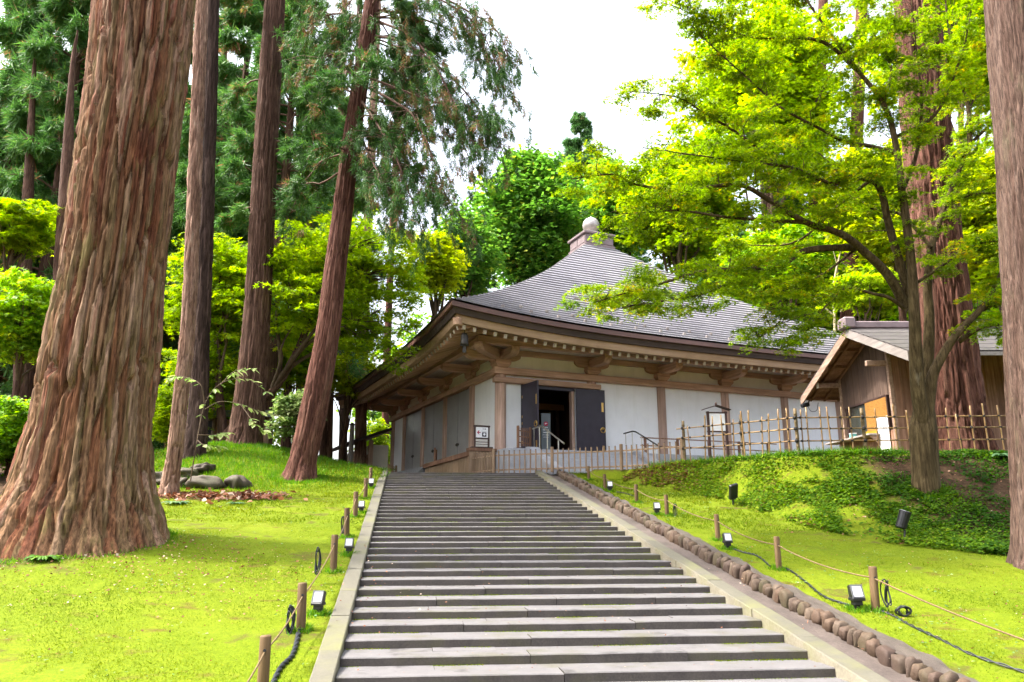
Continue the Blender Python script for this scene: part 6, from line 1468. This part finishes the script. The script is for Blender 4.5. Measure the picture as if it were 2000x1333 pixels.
# grass collars where trunks and posts meet the ground
cx_, cy_ = [], []
for (X_, Y_, r_0) in ((-8.55, 14.6, 1.78), (-7.25, 25.5, 0.75), (-10.45, 29.0, 0.95), (10.7, 19.5, 0.36), (10.6, 14.6, 0.6)):
    a_ = rng.uniform(0, 6.283, 2600); q_ = r_0 + np.abs(rng.normal(0, 0.13, 2600)); cx_.append(X_ + q_ * np.cos(a_)); cy_.append(Y_ + q_ * np.sin(a_))
for o_ in [o for o in bpy.data.objects if o.name.startswith(('rope_post', 'floodlight'))]:
    a_ = rng.uniform(0, 6.283, 260); q_ = 0.06 + np.abs(rng.normal(0, 0.07, 260)); cx_.append(o_.location.x + q_ * np.cos(a_)); cy_.append(o_.location.y + q_ * np.sin(a_))
cx_, cy_ = np.concatenate(cx_), np.concatenate(cy_); V0, F0 = blades(cx_, cy_, ground(cx_, cy_, True), rng.uniform(0.03, 0.11, len(cx_)), np.full(len(cx_), 0.009), 0.5)
# longer grass on the mound and round trunks and posts
x, y, z = scatter(60000, -14.5, -4.5, 22.5, 33, lambda x, y: np.exp(-(((x + 9.8) / 4.2) ** 2 + ((y - 27.5) / 4.0) ** 2)) > rng.uniform(0, 1, len(x)) * 0.8 + 0.15)
V1, F1 = blades(x, y, z, rng.uniform(0.06, 0.17, len(x)), np.full(len(x), 0.012), 0.35); c1 = np.clip(rng.normal(0.55, 0.22, len(x)), 0, 1)
x, y, z = scatter(30000, 5, 16, 21, 28, lambda x, y: inside(x, y, TERR) & (seg_dist(x, y, TOP) < 1.3) & (x < 11.3))
V2, F2 = blades(x, y, z, rng.uniform(0.12, 0.32, len(x)), np.full(len(x), 0.014), 0.4); c2 = np.clip(rng.normal(0.5, 0.25, len(x)), 0, 1)
V, F = cat([(V1, F1), (V2, F2), (V0, F0)]); tag(link('tall_grass', mesh_np('tall_grass', V, F, np.concatenate([c1, c2, rng.uniform(.2, .9, len(F0))])), M['tall_grass']), 'longer green grass on the mound and along the bamboo fence', 'grass', kind='stuff')
# creeping plants on the bank
def bank_keep(x, y):
    d = seg_dist(x, y, TOP); b = inside(x, y, BANK)
    n_ = fbm(x * 1.2, y * 1.2, 61)
    dens = np.clip(1.1 - (x - 8.8) / 5.0, 0.32, 1.0) * np.clip((n_ - 0.37) * 7, 0.04, 1) + 0.45 * (d < 0.35)
    return (b | ((d < 0.5) & (x > 5.5))) & (rng.uniform(0, 1, len(x)) < dens)
x, y, z = scatter(230000, 4, 17, 14, 27.5, bank_keep); n = len(x)
C = np.stack([x, y, z + rng.uniform(0.01, 0.15, n) * (0.4 + fbm(x, y, 63))], -1); a = rng.uniform(0, 6.283, n)
Vv, Ff, k = leaves_np(C, np.stack([rng.normal(-.1, .5, n), rng.normal(-.35, .5, n), np.ones(n)], -1), np.stack([np.cos(a), np.sin(a), rng.normal(0, .3, n)], -1), rng.uniform(0.04, 0.08, n) * (0.7 + 1.1 * fbm(x * 1.6, y * 1.6, 66)), 'kite')
tag(link('bank_plants', mesh_np('bank_plants', Vv, Ff, np.clip(0.62 + 0.9 * (fbm(x * .9, y * .9, 64) - .5) - 0.11 * (x - 7.5) + rng.normal(0, .2, n), 0, 1)), M['cover']), 'low creeping leafy plants covering the bank', 'ground cover', kind='stuff')
# clover and small weeds on the lawns
x, y, z = scatter(9000, -9, 9, 8, 24, lambda x, y: on_lawn(x, y) & (fbm(x * 2.3, y * 2.3, 71) > 0.60)); n = len(x); a = rng.uniform(0, 6.283, n)
Vv, Ff, k = leaves_np(np.stack([x, y, z + 0.02 + rng.uniform(0, .03, n)], -1), np.stack([rng.normal(0, .35, n), rng.normal(-.2, .35, n), np.ones(n)], -1), np.stack([np.cos(a), np.sin(a), 0 * a], -1), rng.uniform(0.025, 0.055, n), 'kite')
tag(link('clover', mesh_np('clover', Vv, Ff, rng.uniform(0.2, 1, n)), M['fern']), 'small clover patches in the lawns', 'clover', kind='stuff')
# dead fronds and leaves
def litter(n, cx, cy, sx, sy, sz):
    x, y = rng.normal(cx, sx, n), rng.normal(cy, sy, n); z = ground(x, y, True) + rng.uniform(0.01, 0.06, n); a = rng.uniform(0, 6.283, n)
    return leaves_np(np.stack([x, y, z], -1), np.stack([rng.normal(0, .6, n), rng.normal(-.3, .6, n), np.ones(n)], -1), np.stack([np.cos(a), np.sin(a), rng.normal(.2, .3, n)], -1), rng.uniform(*sz, n), 'kite')[:2]
parts = [litter(420, -8.9, 21.6, 0.9, 0.45, (0.06, 0.2)), litter(260, -7.6, 21.9, 0.6, 0.3, (0.08, 0.24)), litter(900, -7.2, 13.6, 1.6, 0.9, (0.02, 0.06)), litter(900, -5.2, 12.6, 1.9, 1.5, (0.015, 0.045)), litter(600, 6.5, 13, 2.2, 3, (0.015, 0.04)), litter(500, 10.5, 18.8, 2, 1.2, (0.03, 0.08))]
x, y, z = scatter(700, -2.2, 4.2, 8.6, 20, lambda x, y: (lambda q: (q[1] > 0.02) & (q[1] < 5.72))(st_of(x, y))); s, t = st_of(x, y)
kk = np.floor(s / TR); z = RI * (kk + 1) + 0.006; n = len(x); a = rng.uniform(0, 6.283, n)
parts.append(leaves_np(np.stack([x, y, z], -1), np.stack([rng.normal(0, .12, n), rng.normal(0, .12, n), np.ones(n)], -1), np.stack([np.cos(a), np.sin(a), 0 * a], -1), rng.uniform(0.012, 0.035, n), 'kite')[:2])
V, F = cat(parts); tag(link('leaf_litter', mesh_np('leaf_litter', V, F, rng.uniform(0, 1, len(F))), M['litter']), 'dead brown fronds and fallen leaves on lawn and steps', 'leaf litter', kind='stuff')
# ferns at the rocks and the trunk foot
def fern(P, label, n=11, L=0.45, seed=0, mt='fern'):
    o = empty('fern', P); tag(o, label, 'fern', 'ferns by rocks and roots'); 
    for k in range(n):
        az = k * 6.283 / n + random.uniform(-.2, .2); l = L * random.uniform(.7, 1.15); V, F = [], []
        m_ = 9
        for i in range(m_):
            u = i / (m_ - 1); r = l * u; zz = l * (0.75 * u - 0.75 * u * u); wd = l * 0.16 * math.sin(math.pi * min(1, u * 0.95 + 0.08)) + 0.004
            ju = 1.25 if i % 2 else 0.55
            V += [(r, -wd * ju, zz - wd * 0.3), (r, 0, zz), (r, wd * ju, zz - wd * 0.3)]
        for i in range(m_ - 1): a = i * 3; F += [(a, a + 1, a + 4, a + 3), (a + 1, a + 2, a + 5, a + 4)]
        me = mesh_np('frond', V, F, np.full(len(F), random.uniform(.1, .9))); link('frond', me, M[mt], o, rot=(0, 0, az))
for i, (px, py, lb, L) in enumerate(((372, 948, 'blue-green fern between the boulders', 0.6), (420, 945, 'small fern beside the long boulder', 0.4), (345, 985, 'fern at the slim trunk foot', 0.42), (88, 1092, 'bright moss-green fern at the giant cedar root', 0.34), (1960, 905, 'tufted fern at the top of the bank near the right edge', 0.6), (462, 985, 'small fern in the dead leaves', 0.3))):
    P = lawn_hit(px, py) if py > 930 else at(px, py, 21.0); P[2] = gz(P[0], P[1]); fern(P, lb, 12 if 'moss' not in lb else 30, L, i, 'fern' if 'moss' not in lb else 'tall_grass')
